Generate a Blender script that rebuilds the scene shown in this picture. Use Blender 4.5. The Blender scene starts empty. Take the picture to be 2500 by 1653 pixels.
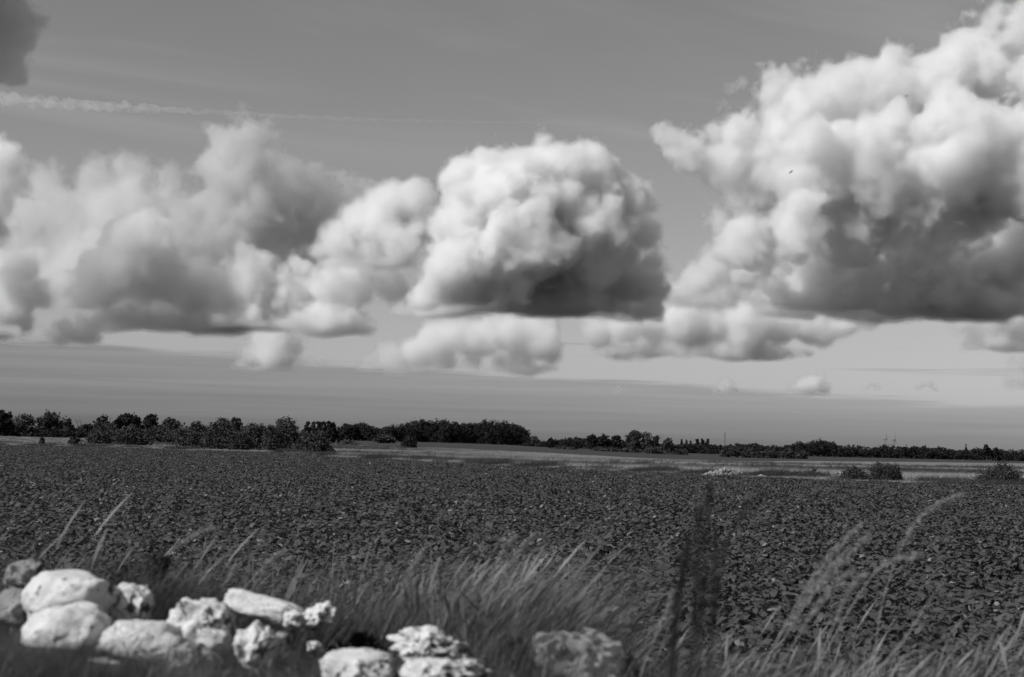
import bpy, bmesh, math, random, time
import numpy as np
from mathutils import Vector, Matrix
import openvdb as vdb
T0 = time.time()
PI = math.pi
scene = bpy.context.scene
C = scene.collection

# ------------------------------------------------------------------ camera
W_, H_ = 2500.0, 1653.0
FPX = 3472.0
CAM_Z = 1.70
PITCH = math.radians(4.14)
ROLL = math.radians(1.31)
fwd = Vector((0, math.cos(PITCH), math.sin(PITCH)))
r0 = Vector((1, 0, 0)); u0 = Vector((0, -math.sin(PITCH), math.cos(PITCH)))
right = r0 * math.cos(ROLL) + u0 * math.sin(ROLL)
up = -r0 * math.sin(ROLL) + u0 * math.cos(ROLL)
cam_d = bpy.data.cameras.new('camera')
cam = bpy.data.objects.new('camera', cam_d); C.objects.link(cam)
m = Matrix((right, up, -fwd)).transposed().to_4x4()
m.translation = Vector((0, 0, CAM_Z)); cam.matrix_world = m
cam_d.sensor_width = 36; cam_d.lens = 50.0
cam_d.clip_start = 0.05; cam_d.clip_end = 120000
cam_d.dof.use_dof = True
cam_d.dof.focus_distance = 45; cam_d.dof.aperture_fstop = 3.2
scene.camera = cam

def pdir(px, py):
    """direction towards a place in the view, scaled so that y = 1"""
    d = fwd * FPX + right * (px - W_ / 2) - up * (py - H_ / 2)
    return d / d.y
def at(px, py, Y):
    return Vector((0, 0, CAM_Z)) + pdir(px, py) * Y
def ground(px, py, z=0.0):
    d = pdir(px, py)
    t = (z - CAM_Z) / d.z
    return Vector((0, 0, CAM_Z)) + d * t
def horizon(px):
    # picture row of the horizon
    a = (px - W_ / 2) * right.z + fwd.z * FPX
    return H_ / 2 + a / up.z

# ------------------------------------------------------------------ light
SUN_EL = math.radians(40)
SUN_AZ = math.radians(238)     # clockwise from +Y (north): behind the camera, to its left
sdir = Vector((math.sin(SUN_AZ) * math.cos(SUN_EL), math.cos(SUN_AZ) * math.cos(SUN_EL), math.sin(SUN_EL)))
sl = bpy.data.lights.new('sun', 'SUN'); sl.energy = 4.4; sl.angle = math.radians(0.53); sl.color = (1, 1, 1)
so = bpy.data.objects.new('sun', sl); C.objects.link(so)
so.rotation_euler = sdir.to_track_quat('Z', 'Y').to_euler(); so.location = (0, 0, 60)

world = bpy.data.worlds.new('World'); scene.world = world; world.use_nodes = True
nt = world.node_tree; N = nt.nodes; L = nt.links
bg = N['Background']
def nd(tree, typ, **kw):
    n = tree.nodes.new(typ)
    for k, v in kw.items():
        if k.startswith('i_'):
            n.inputs[k[2:].replace('_', ' ')].default_value = v
        elif k.startswith('n_'):
            n.inputs[int(k[2:])].default_value = v
        else: setattr(n, k, v)
    return n
def M_(tree, op, a, b=None, c=None, clamp=False):
    n = tree.nodes.new('ShaderNodeMath'); n.operation = op; n.use_clamp = clamp
    for i, v in enumerate((a, b, c)):
        if v is None: continue
        if isinstance(v, (int, float)): n.inputs[i].default_value = v
        else: tree.links.new(v, n.inputs[i])
    return n.outputs[0]
sky = nd(nt, 'ShaderNodeTexSky', sky_type='NISHITA', sun_disc=False, sun_elevation=SUN_EL, sun_rotation=SUN_AZ,
         altitude=10, air_density=1.0, dust_density=1.2, ozone_density=1.5)
sep = nd(nt, 'ShaderNodeSeparateColor'); L.new(sky.outputs[0], sep.inputs[0])
# black and white film seen through a yellow-orange filter
g = M_(nt, 'MULTIPLY', sep.outputs[0], 0.55)
g = M_(nt, 'MULTIPLY_ADD', sep.outputs[1], 0.40, g)
g = M_(nt, 'MULTIPLY_ADD', sep.outputs[2], 0.05, g)
SKYG = g
# thin layers of cloud too far and too flat to be bodies: a grey sheet over the horizon, and cirrus high up
tc = nd(nt, 'ShaderNodeTexCoord')
vn = nd(nt, 'ShaderNodeVectorMath', operation='NORMALIZE'); L.new(tc.outputs['Generated'], vn.inputs[0])
sx = nd(nt, 'ShaderNodeSeparateXYZ'); L.new(vn.outputs[0], sx.inputs[0])
X, Y, Z = sx.outputs
hl = M_(nt, 'SQRT', M_(nt, 'ADD', M_(nt, 'MULTIPLY', X, X), M_(nt, 'MULTIPLY', Y, Y)))
hl = M_(nt, 'MAXIMUM', hl, 0.02)
EL = M_(nt, 'DIVIDE', Z, hl)
SA = M_(nt, 'DIVIDE', X, hl); CA = M_(nt, 'DIVIDE', Y, hl)
def noise3(x, y, z, scale, detail=6, rough=0.55, dist=0.0):
    c = nd(nt, 'ShaderNodeCombineXYZ')
    for i, v in enumerate((x, y, z)): 
        if isinstance(v, (int, float)): c.inputs[i].default_value = v
        else: L.new(v, c.inputs[i])
    n = nd(nt, 'ShaderNodeTexNoise', noise_dimensions='3D', i_Scale=scale, i_Detail=detail, i_Roughness=rough, i_Distortion=dist)
    L.new(c.outputs[0], n.inputs['Vector'])
    return n.outputs[0]
def sstep(v, a, b):
    n = nd(nt, 'ShaderNodeMapRange', interpolation_type='SMOOTHSTEP', n_1=a, n_2=b, n_3=0.0, n_4=1.0)
    L.new(v, n.inputs[0]); return n.outputs[0]
# the sheet, its upper edge lying lower to the right
e1 = noise3(SA, CA, M_(nt, 'MULTIPLY', EL, 14), 3.2, 7, 0.5, 0.3)
e2 = noise3(SA, CA, M_(nt, 'MULTIPLY', EL, 30), 9.0, 6, 0.6)
edge = M_(nt, 'MULTIPLY_ADD', SA, -0.038, 0.047)
edge = M_(nt, 'MULTIPLY_ADD', M_(nt, 'SUBTRACT', e1, 0.5), 0.026, edge)
edge = M_(nt, 'MULTIPLY_ADD', M_(nt, 'SUBTRACT', e2, 0.5), 0.016, edge)
m1 = sstep(M_(nt, 'SUBTRACT', edge, EL), -0.0016, 0.0050)
# streaky inner structure
st = noise3(SA, CA, M_(nt, 'MULTIPLY', EL, 45), 3.5, 8, 0.55, 0.4)
st = M_(nt, 'MULTIPLY_ADD', M_(nt, 'SUBTRACT', st, 0.5), 0.35, 0.0)
lay = M_(nt, 'MULTIPLY', m1, M_(nt, 'SUBTRACT', M_(nt, 'MULTIPLY_ADD', SA, -0.22, 0.30), st))
# thin bars floating above the sheet
br = noise3(SA, CA, M_(nt, 'MULTIPLY', EL, 38), 5.0, 5, 0.5, 0.2)
bm_ = M_(nt, 'MULTIPLY', sstep(br, 0.60, 0.72), M_(nt, 'SUBTRACT', 1.0, sstep(EL, 0.065, 0.10)))
lay = M_(nt, 'MAXIMUM', lay, M_(nt, 'MULTIPLY', bm_, 0.16))
g = M_(nt, 'MULTIPLY', g, M_(nt, 'SUBTRACT', 1.0, lay))
# cirrus on a plane far overhead
zc = M_(nt, 'MAXIMUM', Z, 0.03)
cxp = M_(nt, 'DIVIDE', X, zc); cyp = M_(nt, 'DIVIDE', Y, zc)
u_ = M_(nt, 'ADD', M_(nt, 'MULTIPLY', cxp, 0.86), M_(nt, 'MULTIPLY', cyp, 0.5))
v_ = M_(nt, 'SUBTRACT', M_(nt, 'MULTIPLY', cyp, 0.86), M_(nt, 'MULTIPLY', cxp, 0.5))
ci = noise3(M_(nt, 'MULTIPLY', u_, 0.35), v_, 3.0, 1.1, 8, 0.55, 0.8)
ci = M_(nt, 'MULTIPLY', sstep(ci, 0.46, 0.74), sstep(EL, 0.17, 0.25))
g = M_(nt, 'MULTIPLY_ADD', ci, 0.7, g)
L.new(g, bg.inputs[0]); bg.inputs[1].default_value = 0.10

scene.view_settings.view_transform = 'Standard'; scene.view_settings.look = 'None'
scene.view_settings.exposure = 0; scene.view_settings.gamma = 1; scene.view_settings.use_curve_mapping = False
cy = scene.cycles
cy.use_denoising = True
try: cy.denoiser = 'OPENIMAGEDENOISE'
except Exception: pass
cy.max_bounces = 16; cy.volume_bounces = 9; cy.diffuse_bounces = 3; cy.glossy_bounces = 2
cy.transmission_bounces = 4; cy.transparent_max_bounces = 24
cy.caustics_reflective = False; cy.caustics_refractive = False
cy.use_adaptive_sampling = True; cy.adaptive_threshold = 0.03
def kind(o, k): o['kind'] = k; return o
def tag(o, label, cat, group=None):
    o['label'] = label; o['category'] = cat
    if group: o['group'] = group
    return o
# ------------------------------------------------------------------ helpers for materials and meshes
def mat(name, col=0.2, rough=0.9, spec=0.2):
    mt = bpy.data.materials.new(name); mt.use_nodes = True
    b = mt.node_tree.nodes['Principled BSDF']
    b.inputs['Base Color'].default_value = (col, col, col, 1)
    b.inputs['Roughness'].default_value = rough
    b.inputs['Specular IOR Level'].default_value = spec
    return mt
def noise_mat(name, lo, hi, scale=4.0, rough=0.9, bump=0.0, bscale=30.0, detail=6, a=0.35, b_=0.65, spec=0.15, stretch=(1, 1, 1), coord='Object'):
    mt = mat(name, lo, rough, spec); t = mt.node_tree; P = t.nodes['Principled BSDF']
    tc = t.nodes.new('ShaderNodeTexCoord'); mp = t.nodes.new('ShaderNodeMapping'); mp.inputs['Scale'].default_value = stretch
    t.links.new(tc.outputs[coord], mp.inputs[0])
    n = nd(t, 'ShaderNodeTexNoise', i_Scale=scale, i_Detail=detail, i_Roughness=0.6); t.links.new(mp.outputs[0], n.inputs['Vector'])
    r = t.nodes.new('ShaderNodeValToRGB'); r.color_ramp.elements[0].position = a; r.color_ramp.elements[1].position = b_
    r.color_ramp.elements[0].color = (lo, lo, lo, 1); r.color_ramp.elements[1].color = (hi, hi, hi, 1)
    t.links.new(n.outputs[0], r.inputs[0]); t.links.new(r.outputs[0], P.inputs['Base Color'])
    if bump:
        n2 = nd(t, 'ShaderNodeTexNoise', i_Scale=bscale, i_Detail=8, i_Roughness=0.65); t.links.new(mp.outputs[0], n2.inputs['Vector'])
        bp = nd(t, 'ShaderNodeBump', i_Strength=bump, i_Distance=0.02); t.links.new(n2.outputs[0], bp.inputs['Height'])
        t.links.new(bp.outputs[0], P.inputs['Normal'])
    return mt
def attr_mat(name, lo, hi, rough=0.7, spec=0.25, transl=0.25, light_share=0.0, light=0.25):
    """each face carries its own shade in the attribute 'tone' (0..1)"""
    mt = mat(name, lo, rough, spec); t = mt.node_tree; P = t.nodes['Principled BSDF']
    at_ = t.nodes.new('ShaderNodeAttribute'); at_.attribute_name = 'tone'
    oi = t.nodes.new('ShaderNodeObjectInfo')
    v = M_(t, 'FRACT', M_(t, 'ADD', at_.outputs['Fac'], M_(t, 'MULTIPLY', oi.outputs['Random'], 7.3))) if light_share else at_.outputs['Fac']
    mr = nd(t, 'ShaderNodeMapRange', n_1=0, n_2=1, n_3=lo, n_4=hi); t.links.new(v, mr.inputs[0])
    c = mr.outputs[0]
    if light_share:
        k = M_(t, 'GREATER_THAN', v, 1 - light_share)
        c = M_(t, 'ADD', c, M_(t, 'MULTIPLY', k, light - hi))
    t.links.new(c, P.inputs['Base Color'])
    if transl:
        tr = t.nodes.new('ShaderNodeBsdfTranslucent'); mx = t.nodes.new('ShaderNodeMixShader'); mx.inputs[0].default_value = transl
        t.links.new(c, tr.inputs[0]); t.links.new(P.outputs[0], mx.inputs[1]); t.links.new(tr.outputs[0], mx.inputs[2])
        t.links.new(mx.outputs[0], t.nodes['Material Output'].inputs[0])
    return mt
def np_mesh(name, V, F, tone=None, mats=(), mi=None, smooth=False):
    """V (n,3); F (m,k) with one k"""
    V = np.asarray(V, np.float32); F = np.asarray(F, np.int32); k = F.shape[1]
    me = bpy.data.meshes.new(name)
    me.vertices.add(len(V)); me.vertices.foreach_set('co', V.ravel())
    me.loops.add(F.size); me.loops.foreach_set('vertex_index', F.ravel())
    me.polygons.add(len(F)); me.polygons.foreach_set('loop_start', np.arange(0, F.size, k, dtype=np.int32))
    if tone is not None:
        a = me.attributes.new('tone', 'FLOAT', 'FACE'); a.data.foreach_set('value', np.asarray(tone, np.float32))
    for m_ in mats: me.materials.append(m_)
    if mi is not None: me.polygons.foreach_set('material_index', np.asarray(mi, np.int32))
    if smooth: me.polygons.foreach_set('use_smooth', np.ones(len(F), bool))
    me.update(); me.validate()
    return me
def link(me, name, parent=None, loc=None):
    o = bpy.data.objects.new(name, me); C.objects.link(o)
    if parent: o.parent = parent
    if loc is not None: o.location = loc
    return o
def copy_tree(o, parent=None):
    c = o.copy(); C.objects.link(c); c.parent = parent
    for ch in o.children: copy_tree(ch, c)
    return c
def S01(t): t = np.clip(t, 0, 1); return t * t * (3 - 2 * t)
def gz(x, y):
    x = np.asarray(x, float); y = np.asarray(y, float)
    yy = np.maximum(y, 1.0)
    z = -2.6 * S01((y - 110) / 280) * S01((x / yy + 0.06) / 0.22)
    z = z + 0.04 * np.sin(x * 0.31 + 1.3) * np.sin(y * 0.23) * S01((60 - np.hypot(x, y)) / 40 + 1)
    return z
def gzf(x, y): return float(gz(x, y))
def place(px, Y):
    """ground point under picture column px at distance Y"""
    d = pdir(px, horizon(px)); x = d.x * Y
    return Vector((x, Y, gzf(x, Y)))
def ztop(px, py, Y): return at(px, py, Y).z

# ------------------------------------------------------------------ ground
ys = np.concatenate([np.arange(-40, 40, 1.0), np.geomspace(40, 60000, 150)])
us = np.linspace(-1.6, 1.6, 121)
Vg = []; 
for y in ys:
    w = max(abs(y), 45) 
    xs = us * w
    Vg.append(np.stack([xs, np.full_like(xs, y), gz(xs, np.full_like(xs, y))], 1))
nx = len(us); Vg = np.concatenate(Vg)
ii, jj = np.meshgrid(np.arange(len(ys) - 1), np.arange(nx - 1), indexing='ij')
b0 = (ii * nx + jj).ravel()
Fg = np.stack([b0, b0 + 1, b0 + nx + 1, b0 + nx], 1)
soil = noise_mat('soil', 0.025, 0.055, 3.0, 0.95, 0.6, 18.0)
gme = np_mesh('ground', Vg, Fg, mats=[soil], smooth=True)
kind(link(gme, 'ground'), 'structure')

# field edge: picture points where the crop ends
EDGE_PX = [(-300, 1088), (0, 1091), (220, 1094), (500, 1104), (700, 1109), (840, 1121), (1050, 1132), (1250, 1144), (1450, 1153), (1670, 1164), (1880, 1173), (2090, 1181), (2300, 1189), (2500, 1196), (2900, 1212)]
EDGE = [ground(*p) for p in EDGE_PX]
ex = np.array([e.x / e.y for e in EDGE]); ey = np.array([e.y for e in EDGE])
def edge_y(x, y):
    """distance along the line of sight through (x, y) at which the crop ends"""
    return np.interp(np.asarray(x) / np.maximum(np.asarray(y), 0.5), ex, ey)
print('EDGE', [(round(e.x, 1), round(e.y, 1)) for e in EDGE])

def far_edge(u): return float(np.interp(u, [-.45, -.30, -.12, 0, .08, .2, .36, .5], [330, 330, 300, 250, 300, 470, 600, 620]))
# meadow beyond the crop: a sheet on the ground, bands of dry and green grass
mm = noise_mat('meadow', 0.11, 0.20, 0.05, 0.95, 0, detail=10, a=0.35, b_=0.65, stretch=(0.6, 1.2, 1))
uu = np.linspace(-0.62, 0.62, 90); tt = np.concatenate([[0.0], np.geomspace(0.03, 1, 40)])
Vm = []
for t_ in tt:
    for u in uu:
        y0 = float(np.interp(u, ex, ey)) ; y1 = far_edge(u)
        y = y0 + (y1 - y0) * t_
        x = u * y; Vm.append((x, y, gzf(x, y) + 0.03))
nx = len(uu); ii, jj = np.meshgrid(np.arange(len(tt) - 1), np.arange(nx - 1), indexing='ij'); b0 = (ii * nx + jj).ravel()
kind(link(np_mesh('meadow', Vm, np.stack([b0, b0 + 1, b0 + nx + 1, b0 + nx], 1), mats=[mm], smooth=True), 'meadow'), 'structure')

# ------------------------------------------------------------------ scattering one kind of stuff
SRC = bpy.data.collections.new('scatter_sources')
def scatter(name, pts, rots, scales, variants, label=None, tilt=None):
    """one stuff object: variants (meshes) placed on points by geometry nodes"""
    col = bpy.data.collections.new(name + '_kinds')
    for k, me in enumerate(variants):
        col.objects.link(bpy.data.objects.new('%s_kind.%03d' % (name, k), me))
    me = bpy.data.meshes.new(name)
    P = np.asarray(pts, np.float32); n = len(P)
    me.vertices.add(n); me.vertices.foreach_set('co', P.ravel())
    R = np.zeros((n, 3), np.float32); R[:, 2] = rots
    if tilt is not None: R[:, :2] = tilt
    a = me.attributes.new('rot', 'FLOAT_VECTOR', 'POINT'); a.data.foreach_set('vector', R.ravel())
    SC = np.asarray(scales, np.float32)
    if SC.ndim == 1: SC = np.stack([SC] * 3, 1)
    a = me.attributes.new('scl', 'FLOAT_VECTOR', 'POINT'); a.data.foreach_set('vector', np.ascontiguousarray(SC).ravel())
    a = me.attributes.new('pick', 'INT', 'POINT'); a.data.foreach_set('value', np.random.RandomState(n).randint(0, len(variants), n).astype(np.int32))
    me.update()
    o = link(me, name)
    ng = bpy.data.node_groups.new(name, 'GeometryNodeTree')
    ng.interface.new_socket('Geometry', in_out='INPUT', socket_type='NodeSocketGeometry')
    ng.interface.new_socket('Geometry', in_out='OUTPUT', socket_type='NodeSocketGeometry')
    gi = ng.nodes.new('NodeGroupInput'); go = ng.nodes.new('NodeGroupOutput')
    ci = ng.nodes.new('GeometryNodeCollectionInfo'); ci.inputs['Collection'].default_value = col; ci.inputs['Separate Children'].default_value = True; ci.inputs['Reset Children'].default_value = True
    ip = ng.nodes.new('GeometryNodeInstanceOnPoints'); ip.inputs['Pick Instance'].default_value = True
    def A_(nm, ty):
        q = ng.nodes.new('GeometryNodeInputNamedAttribute'); q.data_type = ty; q.inputs['Name'].default_value = nm; return q.outputs[0]
    ng.links.new(gi.outputs[0], ip.inputs['Points']); ng.links.new(ci.outputs[0], ip.inputs['Instance'])
    ng.links.new(A_('rot', 'FLOAT_VECTOR'), ip.inputs['Rotation']); ng.links.new(A_('scl', 'FLOAT_VECTOR'), ip.inputs['Scale'])
    ng.links.new(A_('pick', 'INT'), ip.inputs['Instance Index']); ng.links.new(ip.outputs[0], go.inputs[0])
    md = o.modifiers.new('scatter', 'NODES'); md.node_group = ng
    kind(o, 'stuff')
    return o

# ------------------------------------------------------------------ crop: young rape plants closing over the soil
crop_m = attr_mat('crop_leaf', 0.046, 0.076, 0.6, 0.3, 0.18, light_share=0.028, light=0.18)
def crop_patch(seed, size=1.0, n=44, gaps=0.0):
    rs = np.random.RandomState(seed); V, F, T = [], [], []
    for _ in range(n):
        cx, cy = rs.uniform(-size / 2, size / 2, 2); hz = rs.uniform(0.07, 0.17); lean = rs.uniform(-.03, .03, 2)
        a0 = rs.uniform(0, 6.28)
        for k in range(rs.randint(4, 7)):
            a = a0 + k * 1.256 + rs.uniform(-.35, .35); L_ = rs.uniform(0.06, 0.125); W = L_ * rs.uniform(0.30, 0.44)
            ca, sa = math.cos(a), math.sin(a); h0 = hz * rs.uniform(.6, 1.1); lift = rs.uniform(-0.10, 0.55)
            roll = rs.uniform(-.5, .5); tone = rs.uniform(0, 1)
            st = rs.uniform(0.015, 0.05)
            prof = ((0, .10), (.25, .75), (.45, .62), (.7, 1.0), (.92, .62), (1.0, .12))
            base = len(V)
            for (t_, w_) in prof:
                r_ = st + t_ * L_; zz = h0 + lift * t_ * L_ - 0.55 * L_ * t_ * t_ * rs.uniform(.6, 1.3)
                w2 = w_ * W * rs.uniform(.75, 1.2)
                for s_ in (-1, 1):
                    V.append((cx + lean[0] + ca * r_ - sa * s_ * w2, cy + lean[1] + sa * r_ + ca * s_ * w2, max(0.012, zz + s_ * w2 * roll)))
            for q in range(5):
                F.append((base + 2 * q, base + 2 * q + 1, base + 2 * q + 3, base + 2 * q + 2)); T.append(tone)
    return np_mesh('crop_patch', V, F, T, [crop_m])
rs = np.random.RandomState(7)
patches = [crop_patch(100 + i, n=(38, 60, 56, 46, 62, 58, 42, 60)[i]) for i in range(8)]
P, Rr, Sc = [], [], []
for yi in range(6, 175):
    hw = 0.40 * yi + 4
    xs = np.arange(-hw, hw, 0.93) + rs.uniform(-.15, .15)
    yv = yi * 1.0 + rs.uniform(-.15, .15, len(xs))
    e = edge_y(xs, yv)
    ok = (yv < e - 0.5) & (yv > 7.0)
    for x, y in zip(xs[ok], yv[ok]):
        if math.sin(x * .9 + 3 * math.sin(y * .35)) * math.sin(y * .8 + 2) > 0.93 and rs.rand() < 0.5: continue
        P.append((x, y, gzf(x, y))); Rr.append(rs.randint(0, 4) * PI / 2 + rs.uniform(-.2, .2)); Sc.append(rs.uniform(0.95, 1.12))
Sc = np.array(Sc); Sc = np.stack([Sc, Sc, Sc * rs.uniform(0.8, 1.35, len(Sc))], 1)
scatter('crop_leaves', P, Rr, Sc, patches)
print('CROP', len(P), round(time.time() - T0, 1))

# ------------------------------------------------------------------ grass
mpale_m = attr_mat('dry_meadow_straw', 0.18, 0.42, 0.7, 0.25, 0.3)
mgreen_m = attr_mat('meadow_green', 0.09, 0.18, 0.7, 0.25, 0.3)
pale_m = attr_mat('dry_grass', 0.10, 0.28, 0.7, 0.25, 0.3)
green_m = attr_mat('green_grass', 0.05, 0.13, 0.6, 0.3, 0.3)
dark_m = attr_mat('dark_grass', 0.025, 0.07, 0.7, 0.2, 0.25)
def grass_clump(seed, n=40, h=(0.3, 0.7), spread=0.18, wid=0.006, lean=(0.35, 0.0), curl=0.35, seg=3, m=None, heads=0.0, hw=0.02):
    rs = np.random.RandomState(seed); V, F, T = [], [], []
    for _ in range(n):
        x0, y0 = rs.randn(2) * spread; H_1 = rs.uniform(*h); a = rs.uniform(0, 6.28)
        lx, ly = lean[0] + rs.randn() * .34, lean[1] + rs.randn() * .3
        ox, oy = math.cos(a), math.sin(a); tone = rs.rand(); base = len(V); w0 = wid * rs.uniform(.6, 1.4)
        head = rs.rand() < heads
        ns = seg + (3 if head else 0)
        ts = [k / seg for k in range(seg + 1)] if not head else [0, .35, .68, .76, .86, .95, 1.0]
        for t_ in ts:
            bend = t_ ** 1.7
            x = x0 + lx * H_1 * bend; y = y0 + ly * H_1 * bend; z = H_1 * (t_ - curl * bend * t_ * .5)
            w = w0 * (1 - .85 * t_)
            if head and t_ > .7: w = hw * rs.uniform(.6, 1.2) * (1 - abs(t_ - .84) / .2)
            w = max(w, 0.0006)
            V.append((x - ox * w, y - oy * w, z)); V.append((x + ox * w, y + oy * w, z))
        for q in range(len(ts) - 1):
            F.append((base + 2 * q, base + 2 * q + 1, base + 2 * q + 3, base + 2 * q + 2)); T.append(tone)
    return np_mesh('grass_clump', V, F, T, [m])
# meadow grass beyond the crop, thinning out with distance; darker and paler drifts
from mathutils import noise as mnoise
def drift(x, y, s=0.03, k=0.0): return mnoise.fractal(Vector((x * s * .5 + k, y * s * 2.0, k)), 1.0, 2.1, 4)
mg_pale = [grass_clump(300 + i, 46, (0.16, 0.36), 0.28, 0.012, (0.32, -.05), .4, 2, mpale_m) for i in range(4)]
mg_green = [grass_clump(320 + i, 46, (0.15, 0.36), 0.28, 0.012, (0.22, 0), .3, 2, mgreen_m) for i in range(4)]
mg_dark = [grass_clump(340 + i, 50, (0.22, 0.52), 0.25, 0.012, (0.22, 0), .3, 2, dark_m) for i in range(4)]
rs = np.random.RandomState(17)
sets = {'p': [], 'g': [], 'd': []}
N_M = 70000
u = rs.uniform(-0.42, 0.42, N_M); q = rs.rand(N_M)
y0 = np.interp(u, ex, ey); y = y0 * (1 + 0.0 + 4.2 * q ** 1.9); 
y = np.where(rs.rand(N_M) < 0.2, y0 + rs.uniform(-0.9, 2.2, N_M), y)
for x_, y_, e_ in zip(u * y, y, y0):
    if y_ > far_edge(x_ / y_) * 1.0: continue
    d = drift(x_, y_); r = rs.rand()
    near = (y_ - e_)
    s_ = rs.uniform(.6, 1.25) * (0.75 if near < 1 else 1)
    if near < 2.2:
        v = mnoise.noise(Vector((x_ * .35, y_ * .5, 7))) + (r - .5) * .7
        key = 'd' if v < -.36 else ('g' if v < -.18 else 'p')
    else:
        v = d + (r - .5) * .45
        key = 'd' if v < -.56 else ('g' if v < -.08 else 'p')
    if key == 'd': s_ *= 1.2
    w_ = 1 + max(0, (y_ - 80)) / 140
    sets[key].append((x_, y_, gzf(x_, y_), rs.uniform(0, .9) - .45, s_ * w_, s_))
for key, vs, nm in (('p', mg_pale, 'dry_meadow_grass'), ('g', mg_green, 'green_meadow_grass'), ('d', mg_dark, 'dark_meadow_grass')):
    A = np.array(sets[key])
    scatter(nm, A[:, :3], A[:, 3], np.stack([A[:, 4], A[:, 4], A[:, 5]], 1), vs)
print('MEADOW', {k: len(v) for k, v in sets.items()}, round(time.time() - T0, 1))
# ------------------------------------------------------------------ clouds
def fft_noise(n, beta, seed, lo=1.0, hi=1e9):
    rs = np.random.RandomState(seed)
    k = np.fft.fftfreq(n) * n
    kz = np.fft.rfftfreq(n) * n
    K = np.sqrt(k[:, None, None] ** 2 + k[None, :, None] ** 2 + kz[None, None, :] ** 2)
    K[0, 0, 0] = 1
    f = np.fft.rfftn(rs.randn(n, n, n).astype(np.float32))
    f = f * K ** (-beta) * (K >= lo) * (K <= hi)
    f[0, 0, 0] = 0
    a = np.fft.irfftn(f, s=(n, n, n)).astype(np.float32)
    return a / a.std()
NT = 128
NOISE_A = fft_noise(NT, 2.6, 5, lo=2)      # broad
NOISE_B = fft_noise(NT, 1.95, 9, lo=4)      # finer
def tile(noise, shape, off=(0, 0, 0), step=1):
    n = noise.shape[0]
    ix = [((np.arange(s) * step) + o) % n for s, o in zip(shape, off)]
    return noise[np.ix_(*ix)]

def vol_mat(name, density, aniso=0.35, albedo=1.0):
    mt = bpy.data.materials.new(name); mt.use_nodes = True
    t = mt.node_tree; t.nodes.clear()
    out = t.nodes.new('ShaderNodeOutputMaterial')
    v = t.nodes.new('ShaderNodeVolumePrincipled')
    v.inputs['Color'].default_value = (albedo,) * 3 + (1,)
    v.inputs['Density'].default_value = density
    v.inputs['Anisotropy'].default_value = aniso
    t.links.new(v.outputs[0], out.inputs['Volume'])
    mt.cycles.homogeneous_volume = True
    return mt

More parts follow.
